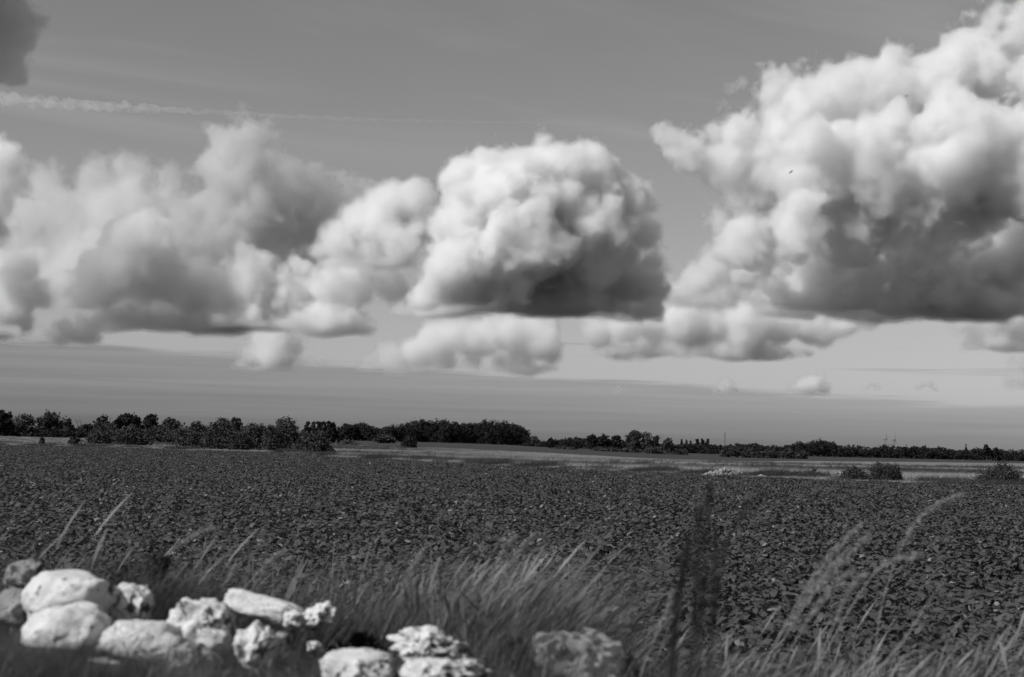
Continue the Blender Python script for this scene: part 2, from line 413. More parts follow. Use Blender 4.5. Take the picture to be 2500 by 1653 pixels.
def build_cloud(name, label, blobs, Y, density, seed, voxel_px=4.2, base=None, base_soft=13, noise_amp=20,
                wisp=0.5, kids=(26, 10), depth=1.0, fill=None, fill_dy=0, jit=0.45, group=None, shells=((3, 0.13), (-3, 0.32), (-11, 0.55))):
    """blobs: (px, py, r_px[, dy]) laid out round the distance Y; base: picture row of the flat base (px0,py0,px1,py1)"""
    rs = np.random.RandomState(seed)
    s = Y / FPX                      # metres per picture pixel at this distance
    org = Vector((0, 0, CAM_Z))
    cs = []
    for b in blobs:
        px, py, r = b[:3]
        dy = b[3] if len(b) > 3 else rs.uniform(-jit, jit) * r
        YY = Y + dy * s * depth
        p = at(px, py, YY)
        cs.append((p.x, p.y, p.z, r * s, 0))
    if base and fill:
        x0, x1, r = fill
        n = max(2, int((x1 - x0) / (r * 0.55)))
        for i in range(n + 1):
            px = x0 + (x1 - x0) * i / n
            e = 1 - 0.45 * abs(2 * i / n - 1) ** 3
            by = base[1]
            for dyy in (-0.7, 0.5, 1.6):
                rr = r * e * rs.uniform(0.75, 1.15)
                p = at(px + rs.uniform(-.3, .3) * r, by - rr * 0.25, Y + (dyy * r + fill_dy) * s)
                cs.append((p.x, p.y, p.z, rr * s, 0))
    # cauliflower: smaller puffs on the puffs
    allc = list(cs)
    lvl = cs
    for li, nk in enumerate(kids):
        new = []
        for (x, y, z, r, _) in lvl:
            for k in range(nk):
                v = rs.randn(3); v /= np.linalg.norm(v)
                if v[2] < -0.35: v[2] *= -1
                if v[1] > 0.5: v[1] *= -1
                rr = r * rs.uniform(0.22, 0.42)
                q = r * rs.uniform(0.80, 0.98)
                new.append((x + v[0] * q, y + v[1] * q, z + v[2] * q, rr, li + 1))
        if li == 0 and False: pass
        allc += new
        lvl = new
    A = np.array([c[:4] for c in allc])
    vox = voxel_px * s
    lo = (A[:, :3] - A[:, 3:]).min(0) - vox * 8; hi = (A[:, :3] + A[:, 3:]).max(0) + vox * 8
    bz = None
    if base:
        bz = at(base[0], base[1], Y).z
        lo[2] = max(lo[2], bz - vox * (base_soft + 8))
    shp = np.ceil((hi - lo) / vox).astype(int)
    D = np.full(shp, 40, np.float32)   # in voxels
    for (x, y, z, r) in A:
        c = (np.array((x, y, z)) - lo) / vox; rv = r / vox
        if rv < 0.8: continue
        i0 = np.maximum(np.floor(c - rv - 5).astype(int), 0); i1 = np.minimum(np.ceil(c + rv + 6).astype(int), shp)
        if (i1 <= i0).any(): continue
        gx = (np.arange(i0[0], i1[0], dtype=np.float32) - c[0]) ** 2
        gy = (np.arange(i0[1], i1[1], dtype=np.float32) - c[1]) ** 2
        gz = (np.arange(i0[2], i1[2], dtype=np.float32) - c[2]) ** 2
        d = np.sqrt(gx[:, None, None] + gy[None, :, None] + gz[None, None, :]) - np.float32(rv)
        sub = D[i0[0]:i1[0], i0[1]:i1[1], i0[2]:i1[2]]
        np.minimum(sub, d, out=sub)
    off = rs.randint(0, NT, 3)
    n1 = tile(NOISE_A, shp, off)
    n2 = tile(NOISE_B, shp, off[::-1])
    amp = noise_amp / voxel_px
    w = np.clip(0.5 + tile(NOISE_A, shp, off + 40) * 0.7, 0, 1) * wisp
    D += amp * (0.42 * n1 - 0.50 * np.abs(n2) + 0.34) + w * amp * 0.75 * np.abs(n2 + 0.2)
    if bz is not None:
        zz = (np.arange(shp[2], dtype=np.float32) * vox + lo[2] - bz) / vox
        bn = tile(NOISE_A, (shp[0], shp[1], shp[2]), off + 17)
        D = np.maximum(D, -zz[None, None, :] + bn * base_soft / voxel_px * 0.42)
    LIM = 14.0
    D[0] = D[-1] = LIM; D[:, 0] = LIM; D[:, -1] = LIM; D[:, :, 0] = LIM; D[:, :, -1] = LIM
    np.clip(D, -LIM, LIM, out=D)
    P, Q, MI = [], [], []; nv = 0; TT = []
    for k, (iso, share) in enumerate(shells):
        st = 1 if k == 0 else 2
        gr = vdb.FloatGrid(LIM); gr.copyFromArray(np.ascontiguousarray(D[::st, ::st, ::st]))
        pts, tris_, quads = gr.convertToPolygons(iso / voxel_px)
        if not len(quads): continue
        P.append(np.asarray(pts) * vox * st); Q.append(np.asarray(quads).astype(np.int32) + nv); nv += len(pts)
        MI.append(np.full(len(quads), k, np.int32))
    P = np.concatenate(P); Q = np.concatenate(Q); MI = np.concatenate(MI)
    org3 = lo
    me = bpy.data.meshes.new(name)
    nq = len(Q)
    me.vertices.add(nv); me.vertices.foreach_set('co', P.astype(np.float32).ravel())
    me.loops.add(nq * 4); me.loops.foreach_set('vertex_index', Q.ravel())
    me.polygons.add(nq); me.polygons.foreach_set('loop_start', np.arange(0, nq * 4, 4, dtype=np.int32))
    for iso, share in shells:
        me.materials.append(vol_mat('cloud_vapour', density * share))
    me.polygons.foreach_set('material_index', MI)
    me.update()
    o = bpy.data.objects.new(name, me); o.location = Vector([float(v) for v in org3]); C.objects.link(o)
    tag(o, label, 'cloud', group)
    global NQ; NQ = globals().get('NQ', 0) + nq
    print('CLOUD', NQ, label[:30], shp, nq, round(time.time() - T0, 1))
    return o
CG = 'cumulus clouds drifting over the plain'
TH = ((4, 0.5), (-5, 0.5))       # thin ragged vapour
# --- middle
build_cloud('cloud', 'brightest tall domed cumulus cloud in the middle of the sky with a dark lower right',
    [(1270,560,165,0),(1390,590,140,0),(1300,590,95,-170),(1225,640,80,-190),(1400,550,85,-130),(1310,432,98,-60),(1390,470,100,-60),(1220,440,85,-60),(1135,435,58,-60),(1250,540,130,-110),(1530,490,58,-30),(1570,580,45,-20),(1130,585,80,-170),
     (1430,590,115,-80),(1090,680,82,-230),(1040,728,46,-180),(1180,640,70,-200),(1250,680,110,60),(1380,690,90,140),(1500,690,80,160),(1590,640,42,60),(1550,690,60,120),(1150,725,50,-150),(1300,720,70,120)],
    9800, 0.024, 11, noise_amp=24, base=(1250,762), fill=(960,1580,46), fill_dy=30, group=CG)
# --- left tower, behind
build_cloud('cloud', 'tall soft cumulus tower left of the bright dome reaching up to the vapour trail',
    [(615,340,62),(560,370,60),(510,420,58),(660,380,48),(600,440,95),(720,430,42),(770,450,48),(640,520,120),(500,520,85),(840,500,70),(910,540,80),
     (985,520,55),(740,540,95),(560,610,110),(700,620,90),(880,610,80),(790,640,70),(690,470,90),(800,500,80),(920,520,70),(1000,560,60),(480,600,90)],
    11500, 0.012, 23, noise_amp=30, base=(650,672), fill=(520,900,60), group=CG, wisp=0.9)
# --- left bank, in front
build_cloud('cloud', 'long flat based cloud bank low on the left with a domed white shoulder',
    [(310,645,78,-110),(375,590,55,-110),(385,545,25,-60),(250,690,62,-100),(200,725,42,-80),(400,680,90,-20),(500,720,85,40),(600,700,85,60),(720,720,70,60),
     (800,690,42,-20),(870,700,60,20),(950,690,60,20),(300,760,60,60),(430,770,60,120),(570,770,55,120),(680,760,50,100),(820,745,35,60)],
    10600, 0.014, 31, noise_amp=28, base=(480,806), fill=(190,920,45), group=CG, wisp=0.3)
# a shelf of cloud in front of the tower
build_cloud('cloud', 'pointed soft white cloud shelf between the left tower and the bright dome',
    [(880,540,48),(940,500,58),(1000,500,45),(930,560,55),(830,590,48),(775,610,30),(980,600,55),(900,620,48),(1010,560,40)],
    10300, 0.014, 37, base=(880,652), fill=(800,1010,26), group=CG)
# --- grey veil left
build_cloud('cloud', 'dull grey ragged cloud mass behind the left bank near the left edge',
    [(120,450,60),(220,440,55),(320,430,60),(420,440,50),(60,520,80),(170,530,85),(300,520,95),(420,530,80),(120,620,90),(250,620,100),(380,620,90),(60,700,90),(180,700,80)],
    13500, 0.0032, 41, base=(200,760), group=CG, wisp=1.2)
build_cloud('cloud', 'bright puff cut by the left edge high above the left bank',
    [(-20,400,60),(25,395,38),(45,440,36),(-10,480,70),(60,480,35),(-60,540,90),(-150,430,110)],
    9000, 0.012, 43, base=(20,580), group=CG)
build_cloud('cloud', 'small white cauliflower cloud with a dark flat foot low at the left edge',
    [(30,670,45),(75,660,28),(-20,690,60),(40,740,55),(100,730,38),(105,695,24),(60,790,50,60),(-20,780,60,60),(150,790,38,60),(210,800,26,60)],
    9600, 0.018, 47, base=(60,832), fill=(-40,230,30), group=CG)
# --- right
build_cloud('cloud', 'huge cumulus cloud filling the right side with a very dark flat underside',
    [(1660,340,36,-80),(1700,370,55,-80),(1740,320,48,-80),(1800,310,70,-80),(1840,280,60,-80),(1900,300,80,-80),(1970,270,90,-80),(1900,225,45,-40),(2060,260,100,-60),(2170,250,95,-60),(2280,240,95,-60),
     (2390,130,60,-60),(2430,50,60,-80),(2490,60,80,-80),(2390,220,80),(2480,250,120,-60),(1780,400,70,-60),(1880,420,100,-40),(2000,430,130,-80),(2160,420,140,-120),(2320,400,150,-140),(2460,420,140,-160),
     (1830,560,75,-80),(1950,550,95,-110),(2090,545,105,-60),(2260,520,100,-120),(2400,520,90,-100),(1870,640,70,80),(1990,660,80,180),(2120,660,90,220),(2250,650,100,260),(2390,640,110,280),(2490,640,110,280),(1900,700,55,180)],
    8600, 0.017, 53, noise_amp=36, base=(2100,748), fill=(1860,2560,70), fill_dy=230, group=CG, kids=(22, 7))
build_cloud('cloud', 'broken white cloud tatters between the bright dome and the huge right cloud',
    [(1700,690,50),(1740,640,48),(1780,660,55),(1650,720,45),(1720,610,25),(1840,680,45),(1600,730,35),(1780,720,40)],
    11500, 0.012, 59, noise_amp=13, base=(1740,752), fill=(1620,1800,26), wisp=1.3, group=CG)
# --- low band
build_cloud('cloud', 'long low cloud spread wide beneath the huge right cloud',
    [(1460,820,42),(1520,800,48),(1590,790,52),(1660,790,62),(1740,790,68),(1820,800,60),(1900,800,50),(1980,800,48),(2050,790,44),(2010,820,40),(2120,775,40),(2180,758,30),(2230,748,20),(1700,830,50,60),(1600,840,40,60),(1840,830,40,60)],
    14000, 0.015, 61, noise_amp=13, base=(1650,872), fill=(1440,1970,28), wisp=1.0, group=CG)
build_cloud('cloud', 'wedge shaped cloud right below the bright dome with a dark belly',
    [(905,893,24),(955,875,34),(1010,860,40),(1060,830,50),(1110,820,45),(1170,830,55),(1240,815,50),(1300,800,42),(1345,790,32),(1320,840,42),(1270,870,40),(1160,880,38,60),(1220,880,40,60),(1345,870,25),(1090,880,30,60)],
    16000, 0.010, 67, noise_amp=13, base=(1150,909), fill=(890,1350,20), wisp=0.8, group=CG)
build_cloud('cloud', 'single small puff standing below the dark foot of the left bank',
    [(640,825,40),(675,815,42),(612,862,40),(660,860,50),(712,848,42),(742,822,26),(590,888,30),(695,878,38)],
    15500, 0.010, 71, noise_amp=13, base=(650,907), fill=(590,710,20), wisp=0.8, group=CG)
build_cloud('cloud', 'tiny flat cloud scrap just right of the small puff',
    [(755,880,16),(780,878,18),(800,886,12)], 17000, 0.006, 73, base=(770,896), wisp=0.9, group=CG, noise_amp=5, voxel_px=2)
build_cloud('cloud', 'shaded ragged cloud at the right edge under the dark underside',
    [(2340,790,38),(2370,760,38),(2420,770,48),(2480,760,50),(2400,810,42),(2460,815,48,40),(2530,790,60)],
    11000, 0.014, 79, noise_amp=13, base=(2420,852), fill=(2350,2540,34), wisp=1.3, group=CG)
build_cloud('cloud', 'dim cloud piece cut by the right edge near the low streaks',
    [(2490,880,28),(2520,900,35),(2470,935,26),(2510,935,36),(2550,930,50)],
    16000, 0.009, 83, base=(2490,954), group=CG, noise_amp=9)
for px, py, r, lab, sd in ((1975, 945, 1.0, 'largest grey puff low above the right hand woods', 91), (1770, 946, 0.62, 'small grey tuft low over the thin aerial mast', 92),
                       (2265, 948, 0.50, 'little round grey tuft low over the far right woods', 93), (2128, 948, 0.36, 'faint flat scrap of cloud low between two grey tufts', 94),
                       (1512, 953, 0.36, 'faint scrap of cloud sunk in the grey layer left of the mast', 95)):
    build_cloud('cloud', lab, [(px-38*r,py+8*r,18*r),(px-12*r,py,24*r),(px+14*r,py-8*r,26*r),(px+36*r,py+4*r,20*r),(px,py+10*r,22*r)],
        23000, 0.02, sd, base=(px, py+24*r), wisp=0.9, group='grey tufts low above the horizon', noise_amp=4, voxel_px=1.8, kids=(14, 5))
# --- the dark cloud of the top left corner, near: its shaded right hand end is in view
build_cloud('cloud', 'dark ragged near cloud hanging in the upper left corner',
    [(15,20,76),(60,90,40),(75,35,46),(5,140,44),(-20,90,80),(35,170,26),(-130,30,170),(-110,-170,190),(-330,-60,240),(-300,-300,200)],
    4200, 0.028, 97, wisp=1.5, group=CG, voxel_px=4.5, kids=(20,6), noise_amp=34)

build_cloud('cloud', 'thin grey veil at the left edge between the dark corner cloud and bright puff',
    [(-290,60,250),(-330,-300,270),(-620,-80,300),(-270,380,190),(40,-290,180),(-150,-420,220)],
    9800, 0.0006, 101, group=CG, voxel_px=14, kids=(10,), noise_amp=40, shells=((4, 0.5), (-20, 0.5)))  # added veil, nearly all out of view, put there to dim sun on left clouds
# ------------------------------------------------------------------ trees and bushes
leaf_m = attr_mat('tree_leaves', 0.03, 0.062, 0.7, 0.15, 0.15)
leaf_l = attr_mat('pale_tree_leaves', 0.055, 0.11, 0.7, 0.15, 0.2)
leaf_d = attr_mat('dark_tree_leaves', 0.014, 0.03, 0.8, 0.1, 0.1)
bark_m = noise_mat('bark', 0.05, 0.11, 6, 0.9)
def leaf_quads(rs, P, size, stretch=1.0):
    n = len(P)
    a = rs.randn(n, 3); a /= np.linalg.norm(a, axis=1)[:, None]
    b = np.cross(a, rs.randn(n, 3)); b /= np.linalg.norm(b, axis=1)[:, None]
    s = (size * rs.uniform(.55, 1.3, n))[:, None]
    V = np.stack([P - a * s * stretch, P - b * s * .6, P + a * s * stretch, P + b * s * .6], 1).reshape(-1, 3)
    F = np.arange(n * 4).reshape(n, 4)
    return V, F
def crown_points(rs, lobes, n, fill=0.45):
    vol = np.array([l[3] * l[4] * l[5] for l in lobes]) ** 0.75; cnt = (n * vol / vol.sum()).astype(int) + 1
    out, tn = [], []
    for (cx, cy, cz, rx, ry, rz), k in zip(lobes, cnt):
        # clumps of leaves inside each lobe
        m_ = max(5, k // 16)
        d = rs.randn(m_, 3); d /= np.linalg.norm(d, axis=1)[:, None]
        rad = rs.uniform(fill, 1.02, m_)[:, None]
        cc = d * rad; ct = rs.rand(m_)
        idx = rs.randint(0, m_, k)
        p = cc[idx] + rs.randn(k, 3) * 0.17
        out.append(p * (rx, ry, rz) + (cx, cy, cz)); tn.append(np.clip(ct[idx] * .7 + rs.rand(k) * .3, 0, 1))
    return np.concatenate(out), np.concatenate(tn)
def tube(V, F, pts, rads, sides=6):
    b = len(V)
    for i, (p, r) in enumerate(zip(pts, rads)):
        p = Vector(p); d = (Vector(pts[min(i + 1, len(pts) - 1)]) - Vector(pts[max(i - 1, 0)])).normalized()
        s_ = d.orthogonal().normalized(); t_ = d.cross(s_)
        for k in range(sides):
            a = 2 * PI * k / sides; q = p + (s_ * math.cos(a) + t_ * math.sin(a)) * r; V.append(tuple(q))
    for i in range(len(pts) - 1):
        for k in range(sides):
            F.append((b + i * sides + k, b + i * sides + (k + 1) % sides, b + (i + 1) * sides + (k + 1) % sides, b + (i + 1) * sides + k))
def trunk_mesh(rs, H, r, lobes, name='trunk', limbs=7):
    V, F = [], []
    top = H * .72
    j = lambda k: rs.uniform(-k, k)
    path = [(0, 0, -.2), (j(.02) * H, j(.02) * H, H * .2), (j(.03) * H, j(.03) * H, H * .45), (j(.04) * H, j(.04) * H, top)]
    tube(V, F, path, [r * 1.2, r * .85, r * .6, r * .2], 7)
    for k in range(limbs):
        l = lobes[rs.randint(len(lobes))]; z0 = rs.uniform(.18, .55) * H
        e = Vector((l[0] + j(.4) * l[3], l[1] + j(.4) * l[4], max(l[2] + j(.5) * l[5], z0 + .05 * H)))
        mid = Vector((e.x * .45, e.y * .45, z0 + (e.z - z0) * .6))
        tube(V, F, [(0, 0, z0), mid, e], [r * .42, r * .26, r * .06], 5)
    return np_mesh(name, V, F, mats=[bark_m], smooth=True)
def make_tree(nm, cat, label, px, py_top, Y, width_px, style='round', n=1500, m=None, leaf=0.35, seed=0, group=None, low=0.25, sub=0.0, base_z=None):
    rs = np.random.RandomState(seed * 7 + 3)
    g = place(px, Y)
    H = ztop(px, py_top, Y) - g.z; Wd = width_px / FPX * Y; m = m or leaf_m
    lobes = []
    hw = Wd / 2
    if style == 'bush': H *= 1.13
    if style == 'round':
        z0 = H * low
        for k in range(14):
            t_ = rs.rand(); zc = z0 + (H - z0) * (0.25 + .60 * t_); w_ = math.sqrt(max(0.05, 1 - (2 * (zc - z0) / (H - z0) - .9) ** 2 * .85))
            a = rs.uniform(0, 6.28); q = rs.uniform(.1, .62) * hw * w_; r_ = rs.uniform(.34, .5) * min(hw, (H - z0) / 2) 
            lobes.append((math.cos(a) * q, math.sin(a) * q, min(zc, H - r_), r_ * 1.15, r_ * 1.15, r_))
        lobes.append((0, 0, z0 + (H - z0) * .5, hw * .78, hw * .78, (H - z0) * .47)); lobes.append((rs.uniform(-.2, .2) * hw, 0, H - hw * .3, hw * .33, hw * .33, hw * .30))
    elif style == 'umbrella':
        for k in range(13):
            a = rs.uniform(0, 6.28); q = rs.uniform(.2, .85) * hw; zc = H * (.90 - .33 * (q / hw) ** 2) - rs.uniform(0, .2) * H
            r_ = rs.uniform(.2, .32) * hw; lobes.append((math.cos(a) * q, math.sin(a) * q, zc - r_ * .5, r_ * 1.2, r_ * 1.2, r_ * .85))
        lobes.append((0, 0, H * .68, hw * .6, hw * .6, H * .24))
    elif style == 'poplar':
        for k in range(8):
            t_ = (k + .5) / 8; lobes.append((rs.uniform(-.12, .12) * hw, rs.uniform(-.12, .12) * hw, H * (low + (.96 - low) * t_), hw * (.95 - .75 * abs(t_ - .38) ** 1.2), hw * .9 * (.95 - .7 * abs(t_ - .38)), H * .10))
    elif style == 'spruce':
        for k in range(8):
            t_ = k / 7; lobes.append((0, 0, H * (.1 + .82 * t_), hw * (1.02 - .92 * t_), hw * (1.02 - .92 * t_), H * .075))
    elif style == 'bush':
        for k in range(9):
            a = rs.uniform(0, 6.28); q = rs.uniform(0, .72) * hw; r_ = rs.uniform(.22, .38) * hw; zt = H * (1 - .45 * (q / hw) ** 2) * rs.uniform(.72, 1)
            rz = min(zt * .55, r_ * 1.2); lobes.append((math.cos(a) * q, math.sin(a) * q, zt - rz, r_, r_, rz))
        lobes.append((0, 0, H * .4, hw * .8, hw * .8, H * .40))
        lobes.append((0, 0, H * .22, hw * .98, hw * .9, H * .25))
    o = bpy.data.objects.new(nm, None); C.objects.link(o); o.location = g
    if base_z is not None: o.location.z = base_z
    o.rotation_euler.z = 0
    if style == 'bare':
        V, F = [], []
        def br(p, d, l, r_, dep):
            e = p + d * l; tube(V, F, [p, p + d * l * .5 + Vector((rs.randn(), rs.randn(), 0)) * l * .05, e], [r_, r_ * .8, r_ * .6], 4)
            if dep: 
                for _ in range(3): br(e, (d + Vector((rs.randn() * .5, rs.randn() * .5, abs(rs.randn()) * .25))).normalized(), l * rs.uniform(.55, .8), r_ * .55, dep - 1)
        br(Vector((0, 0, -.2)), Vector((0, 0, 1)), H * .36, Wd * .035, 4)
        link(np_mesh('trunk', V, F, mats=[bark_m]), 'trunk', o)
    else:
        P_, tn = crown_points(rs, lobes, int(n * 1.5))
        keep = P_[:, 2] > 0.02; P_ = P_[keep]; tn = tn[keep]
        V, F = leaf_quads(rs, P_, leaf)
        link(np_mesh('crown', V, F, tn, [m]), 'crown', o)
        link(trunk_mesh(rs, H * .9, Wd * (.025 if style != 'bush' else .012), lobes, limbs=7 if style != 'poplar' else 3), 'trunk', o)
    tag(o, label, cat, group)
    return o
GL = 'trees of the left hand hedgerow'
def T(nm, label, px, top, Y, w, style='round', **k):
    if style in ('round', 'umbrella'): w *= 1.14; k['n'] = int(k.get('n', 1500) * 1.3)
    return make_tree(nm, 'tree', label, px, top, Y, w, style, seed=int(px) % 997, group=k.pop('group', GL), **k)
T('tree', 'dark dense tree cut by the left edge of the view', 8, 1005, 380, 46, n=1700, leaf=.45, low=.1, m=leaf_d)
T('tree', 'pale thin crowned tree next to the dark one at the left edge', 60, 1012, 400, 60, n=800, leaf=.36, m=leaf_l)
T('tree', 'broad dark tree with a double top between two thinner ones on the far left', 122, 1008, 400, 72, n=2400, leaf=.42, low=.1)
T('tree', 'small round headed tree between the broad dark tree and the bare one', 166, 1023, 400, 20, n=500, leaf=.35)
T('bare_tree', 'leafless brushy tree on the far left behind the scrub', 190, 1022, 390, 34, 'bare')
T('tree', 'low black domed tree clump right of the leafless one', 211, 1037, 520, 38, n=1200, leaf=.6, low=0, m=leaf_d)
T('tree', 'upright tree with a pointed top at the left end of the near scrub', 248, 1016, 185, 42, n=2600, leaf=.17, low=.02)
T('oak_tree', 'wide umbrella crowned dark tree, the tallest on the left', 314, 1004, 330, 76, 'umbrella', n=2300, leaf=.36, m=leaf_d)
T('tree', 'dark tree with a one sided top right of the umbrella crowned tree', 368, 1011, 330, 38, n=1500, leaf=.34, low=.1, m=leaf_d)
T('tree', 'low broad tree with a ragged pointed top in the gap of the left scrub', 418, 1024, 320, 58, n=1700, leaf=.34, low=0)
T('tree', 'greyish round tree standing behind the middle scrub, left one of a pair', 544, 1019, 260, 42, n=1700, leaf=.24, m=leaf_l, low=.1)
T('tree', 'greyish round tree standing behind the middle scrub, right one of a pair', 573, 1021, 255, 36, n=1600, leaf=.24, low=.1)
T('tree', 'lone fine twigged round tree rising above the right end of the scrub', 697, 1018, 240, 54, n=1500, leaf=.2, m=leaf_l, low=.15)
k = 0
for px, top, lab in ((750, 1028, 'poplar at the left end of the poplar row'), (765, 1030, 'second poplar from the left in the poplar row'), (778, 1030, 'middle poplar of the poplar row with a thin foot'),
                     (789, 1028, 'poplar just right of the middle of the row'), (800, 1029, 'last thin poplar before the black one')):
    T('poplar_tree', lab, px, top, 460, 16, 'poplar', n=700, leaf=.5, group='row of poplars right of the scrub', low=.12)
T('poplar_tree', 'solid black poplar closing the poplar row on the right', 811, 1033, 440, 20, 'poplar', n=1100, leaf=.5, m=leaf_d, low=.05, group='row of poplars right of the scrub')
# scrub
def B(label, px, top, Y, w, **k):
    if px < 800 and Y < 240: top -= 7; w *= 1.3; k['n'] = int(k['n'] * 1.35)
    return make_tree('bush', 'bush', label, px, top, Y, w, 'bush', seed=int(px + w) % 991, group=k.pop('group', 'scrub along the far edge of the crop'), **k)
B('low dark scrub under the trees at the far left', 60, 1042, 385, 130, n=1500, leaf=.45, m=leaf_d)
B('low dark scrub under the leafless tree', 160, 1043, 385, 130, n=1500, leaf=.45, m=leaf_d)
B('broad bush at the left end of the near scrub', 262, 1046, 178, 84, n=2600, leaf=.15)
B('broad bush with a crooked stem below the umbrella crowned tree', 322, 1044, 172, 84, n=2400, leaf=.15)
B('low bush behind the pale grass in the scrub gap', 385, 1048, 230, 90, n=1800, leaf=.2)
B('flat bush behind the pale grass left of the middle scrub', 450, 1046, 235, 80, n=1800, leaf=.2)
B('dense bush at the left end of the middle scrub', 478, 1041, 150, 76, n=3000, leaf=.13)
B('tall bush in the middle scrub below the pair of grey trees', 540, 1036, 148, 88, n=3600, leaf=.13)
B('tall bush left of the lone fine twigged tree', 632, 1042, 150, 84, n=3400, leaf=.13)
B('tall bush right under the lone fine twigged tree', 694, 1038, 146, 90, n=3600, leaf=.13)
B('last bush at the right end of the scrub', 762, 1060, 140, 78, n=2800, leaf=.12)
B('small bush in the dip of the middle scrub', 588, 1056, 140, 50, n=1600, leaf=.11)
B('small dark bush in the pale grass at the far left', 103, 1074, 150, 13, n=500, leaf=.10)
B('thin low bush in the pale grass left of the scrub', 185, 1070, 155, 28, n=700, leaf=.10)
B('dark round bush alone in the meadow in front of the wood', 1000, 1064, 250, 42, n=1900, leaf=.22, m=leaf_d)
B('pale low bush at the left foot of the wood', 938, 1058, 520, 52, n=1300, leaf=.5)
B('low pale bush at the meadow left of the lone dark one', 850, 1073, 300, 50, n=1000, leaf=.2, m=leaf_l)
# right hand bushes
GR = 'bushes in the meadow on the right'
B('twiggy bush left one of the two joined bushes right of the stone heap', 2085, 1142, 71.5, 84, n=4400, leaf=.045, group=GR)
B('taller twiggy bush of the two joined bushes right of the stone heap', 2158, 1129, 71, 92, n=5600, leaf=.045, group=GR)
B('wide twiggy bush near the right edge of the view', 2445, 1134, 68.5, 140, n=7500, leaf=.05, group=GR)
B('little dark bush between the stone heap and the joined bushes', 1985, 1146, 76, 30, n=1300, leaf=.05, group=GR)
B('low thin bush left of the stone heap at the crop edge', 1470, 1133, 100, 34, n=600, leaf=.05, group=GR)
B('low wispy bush half way along the crop edge', 1538, 1136, 100, 28, n=450, leaf=.05, group=GR)
# trees in front of the centre right woods
GM = 'trees between the wood and the aerial mast'
T('tree', 'small pale tree just right of the end of the wood', 1306, 1066, 700, 24, n=500, leaf=.5, m=leaf_l, group=GM)
T('tree', 'small round black tree between the wood and the low ridge of trees', 1344, 1069, 640, 16, n=500, leaf=.5, group=GM, low=0, m=leaf_d)
T('tree', 'dark domed tree top on the low ridge of trees', 1444, 1061, 640, 30, n=1000, leaf=.6, group=GM, m=leaf_d, low=0)
T('tree', 'pointed dark tree left of the tall dense one', 1474, 1061, 640, 26, n=900, leaf=.55, group=GM, m=leaf_d, low=0)
T('tree', 'squat dark tree beside the pointed one', 1503, 1063, 640, 34, n=1000, leaf=.55, group=GM, m=leaf_d, low=0)
T('tree', 'tall dense egg shaped tree, highest of the centre right group', 1548, 1049, 600, 36, n=2200, leaf=.35, low=.03, group=GM)
T('tree', 'thin crowned pale tree right of the tall dense one', 1578, 1054, 600, 34, n=650, leaf=.42, m=leaf_l, group=GM)
T('tree', 'small thin tree between the thin crowned one and the bare one', 1601, 1062, 600, 22, n=600, leaf=.42, group=GM)
T('bare_tree', 'leafless pale stemmed tree right of the thin crowned trees', 1619, 1056, 600, 18, 'bare', group=GM)
T('tree', 'dark leaning tree right beside the leafless one', 1632, 1070, 610, 26, n=1000, leaf=.45, group=GM, low=.05)
for i, (px, top, w, lab) in enumerate(((1380, 1090, 60, 'dim scrub left of the centre right trees'), (1478, 1090, 70, 'dim scrub below the pointed dark tree'), (1540, 1092, 60, 'dim scrub at the foot of the tall dense tree'), (1600, 1090, 60, 'dim scrub at the foot of the leafless tree'), (1660, 1096, 50, 'dim low scrub left of the thin poplars'))):
    B(lab, px, top, 620, w, n=1300, leaf=.5, group='dim scrub at the far side of the meadow')
for px, top, lab in ((1664, 1073, 'leftmost spiky conifer top on the far ridge'), (1676, 1072, 'second spiky conifer top on the far ridge'), (1686, 1074, 'third spiky conifer top on the far ridge'), (1702, 1072, 'left poplar of the three black poplars near the mast'), (1715, 1072, 'middle poplar of the three black poplars near the mast'), (1727, 1072, 'right poplar of the three black poplars near the mast')):
    T('poplar_tree', lab, px, top, 900, 11 if px > 1700 else 8, 'poplar' if px > 1700 else 'spruce', n=420, leaf=.8, m=leaf_d, low=0, group='thin black tree tops near the mast')
for px, top, w, lab in ((1782, 1090, 50, 'pale scrub right below the mast'), (1830, 1096, 60, 'pale scrub second from the mast'), (1880, 1097, 60, 'pale scrub in the middle of the right hand row'), (1925, 1096, 50, 'pale scrub near the right end of its row'), (1958, 1099, 30, 'last thin pale bush of the row')):
    B(lab, px, top, 570, w, n=1500, leaf=.42, group='pale scrub row below the mast')
T('tree', 'little pointed spruce above the far right woods', 2358, 1085, 800, 12, 'spruce', n=400, leaf=.6, m=leaf_d, low=0, group='tree tops over the far right woods')
T('tree', 'round headed tree with sky under its crown at the far right', 2409, 1085, 700, 22, n=450, leaf=.5, m=leaf_d, group='tree tops over the far right woods')
T('tree', 'lower domed tree leaning on the round headed one', 2432, 1092, 700, 30, n=600, leaf=.5, m=leaf_d, low=0, group='tree tops over the far right woods')

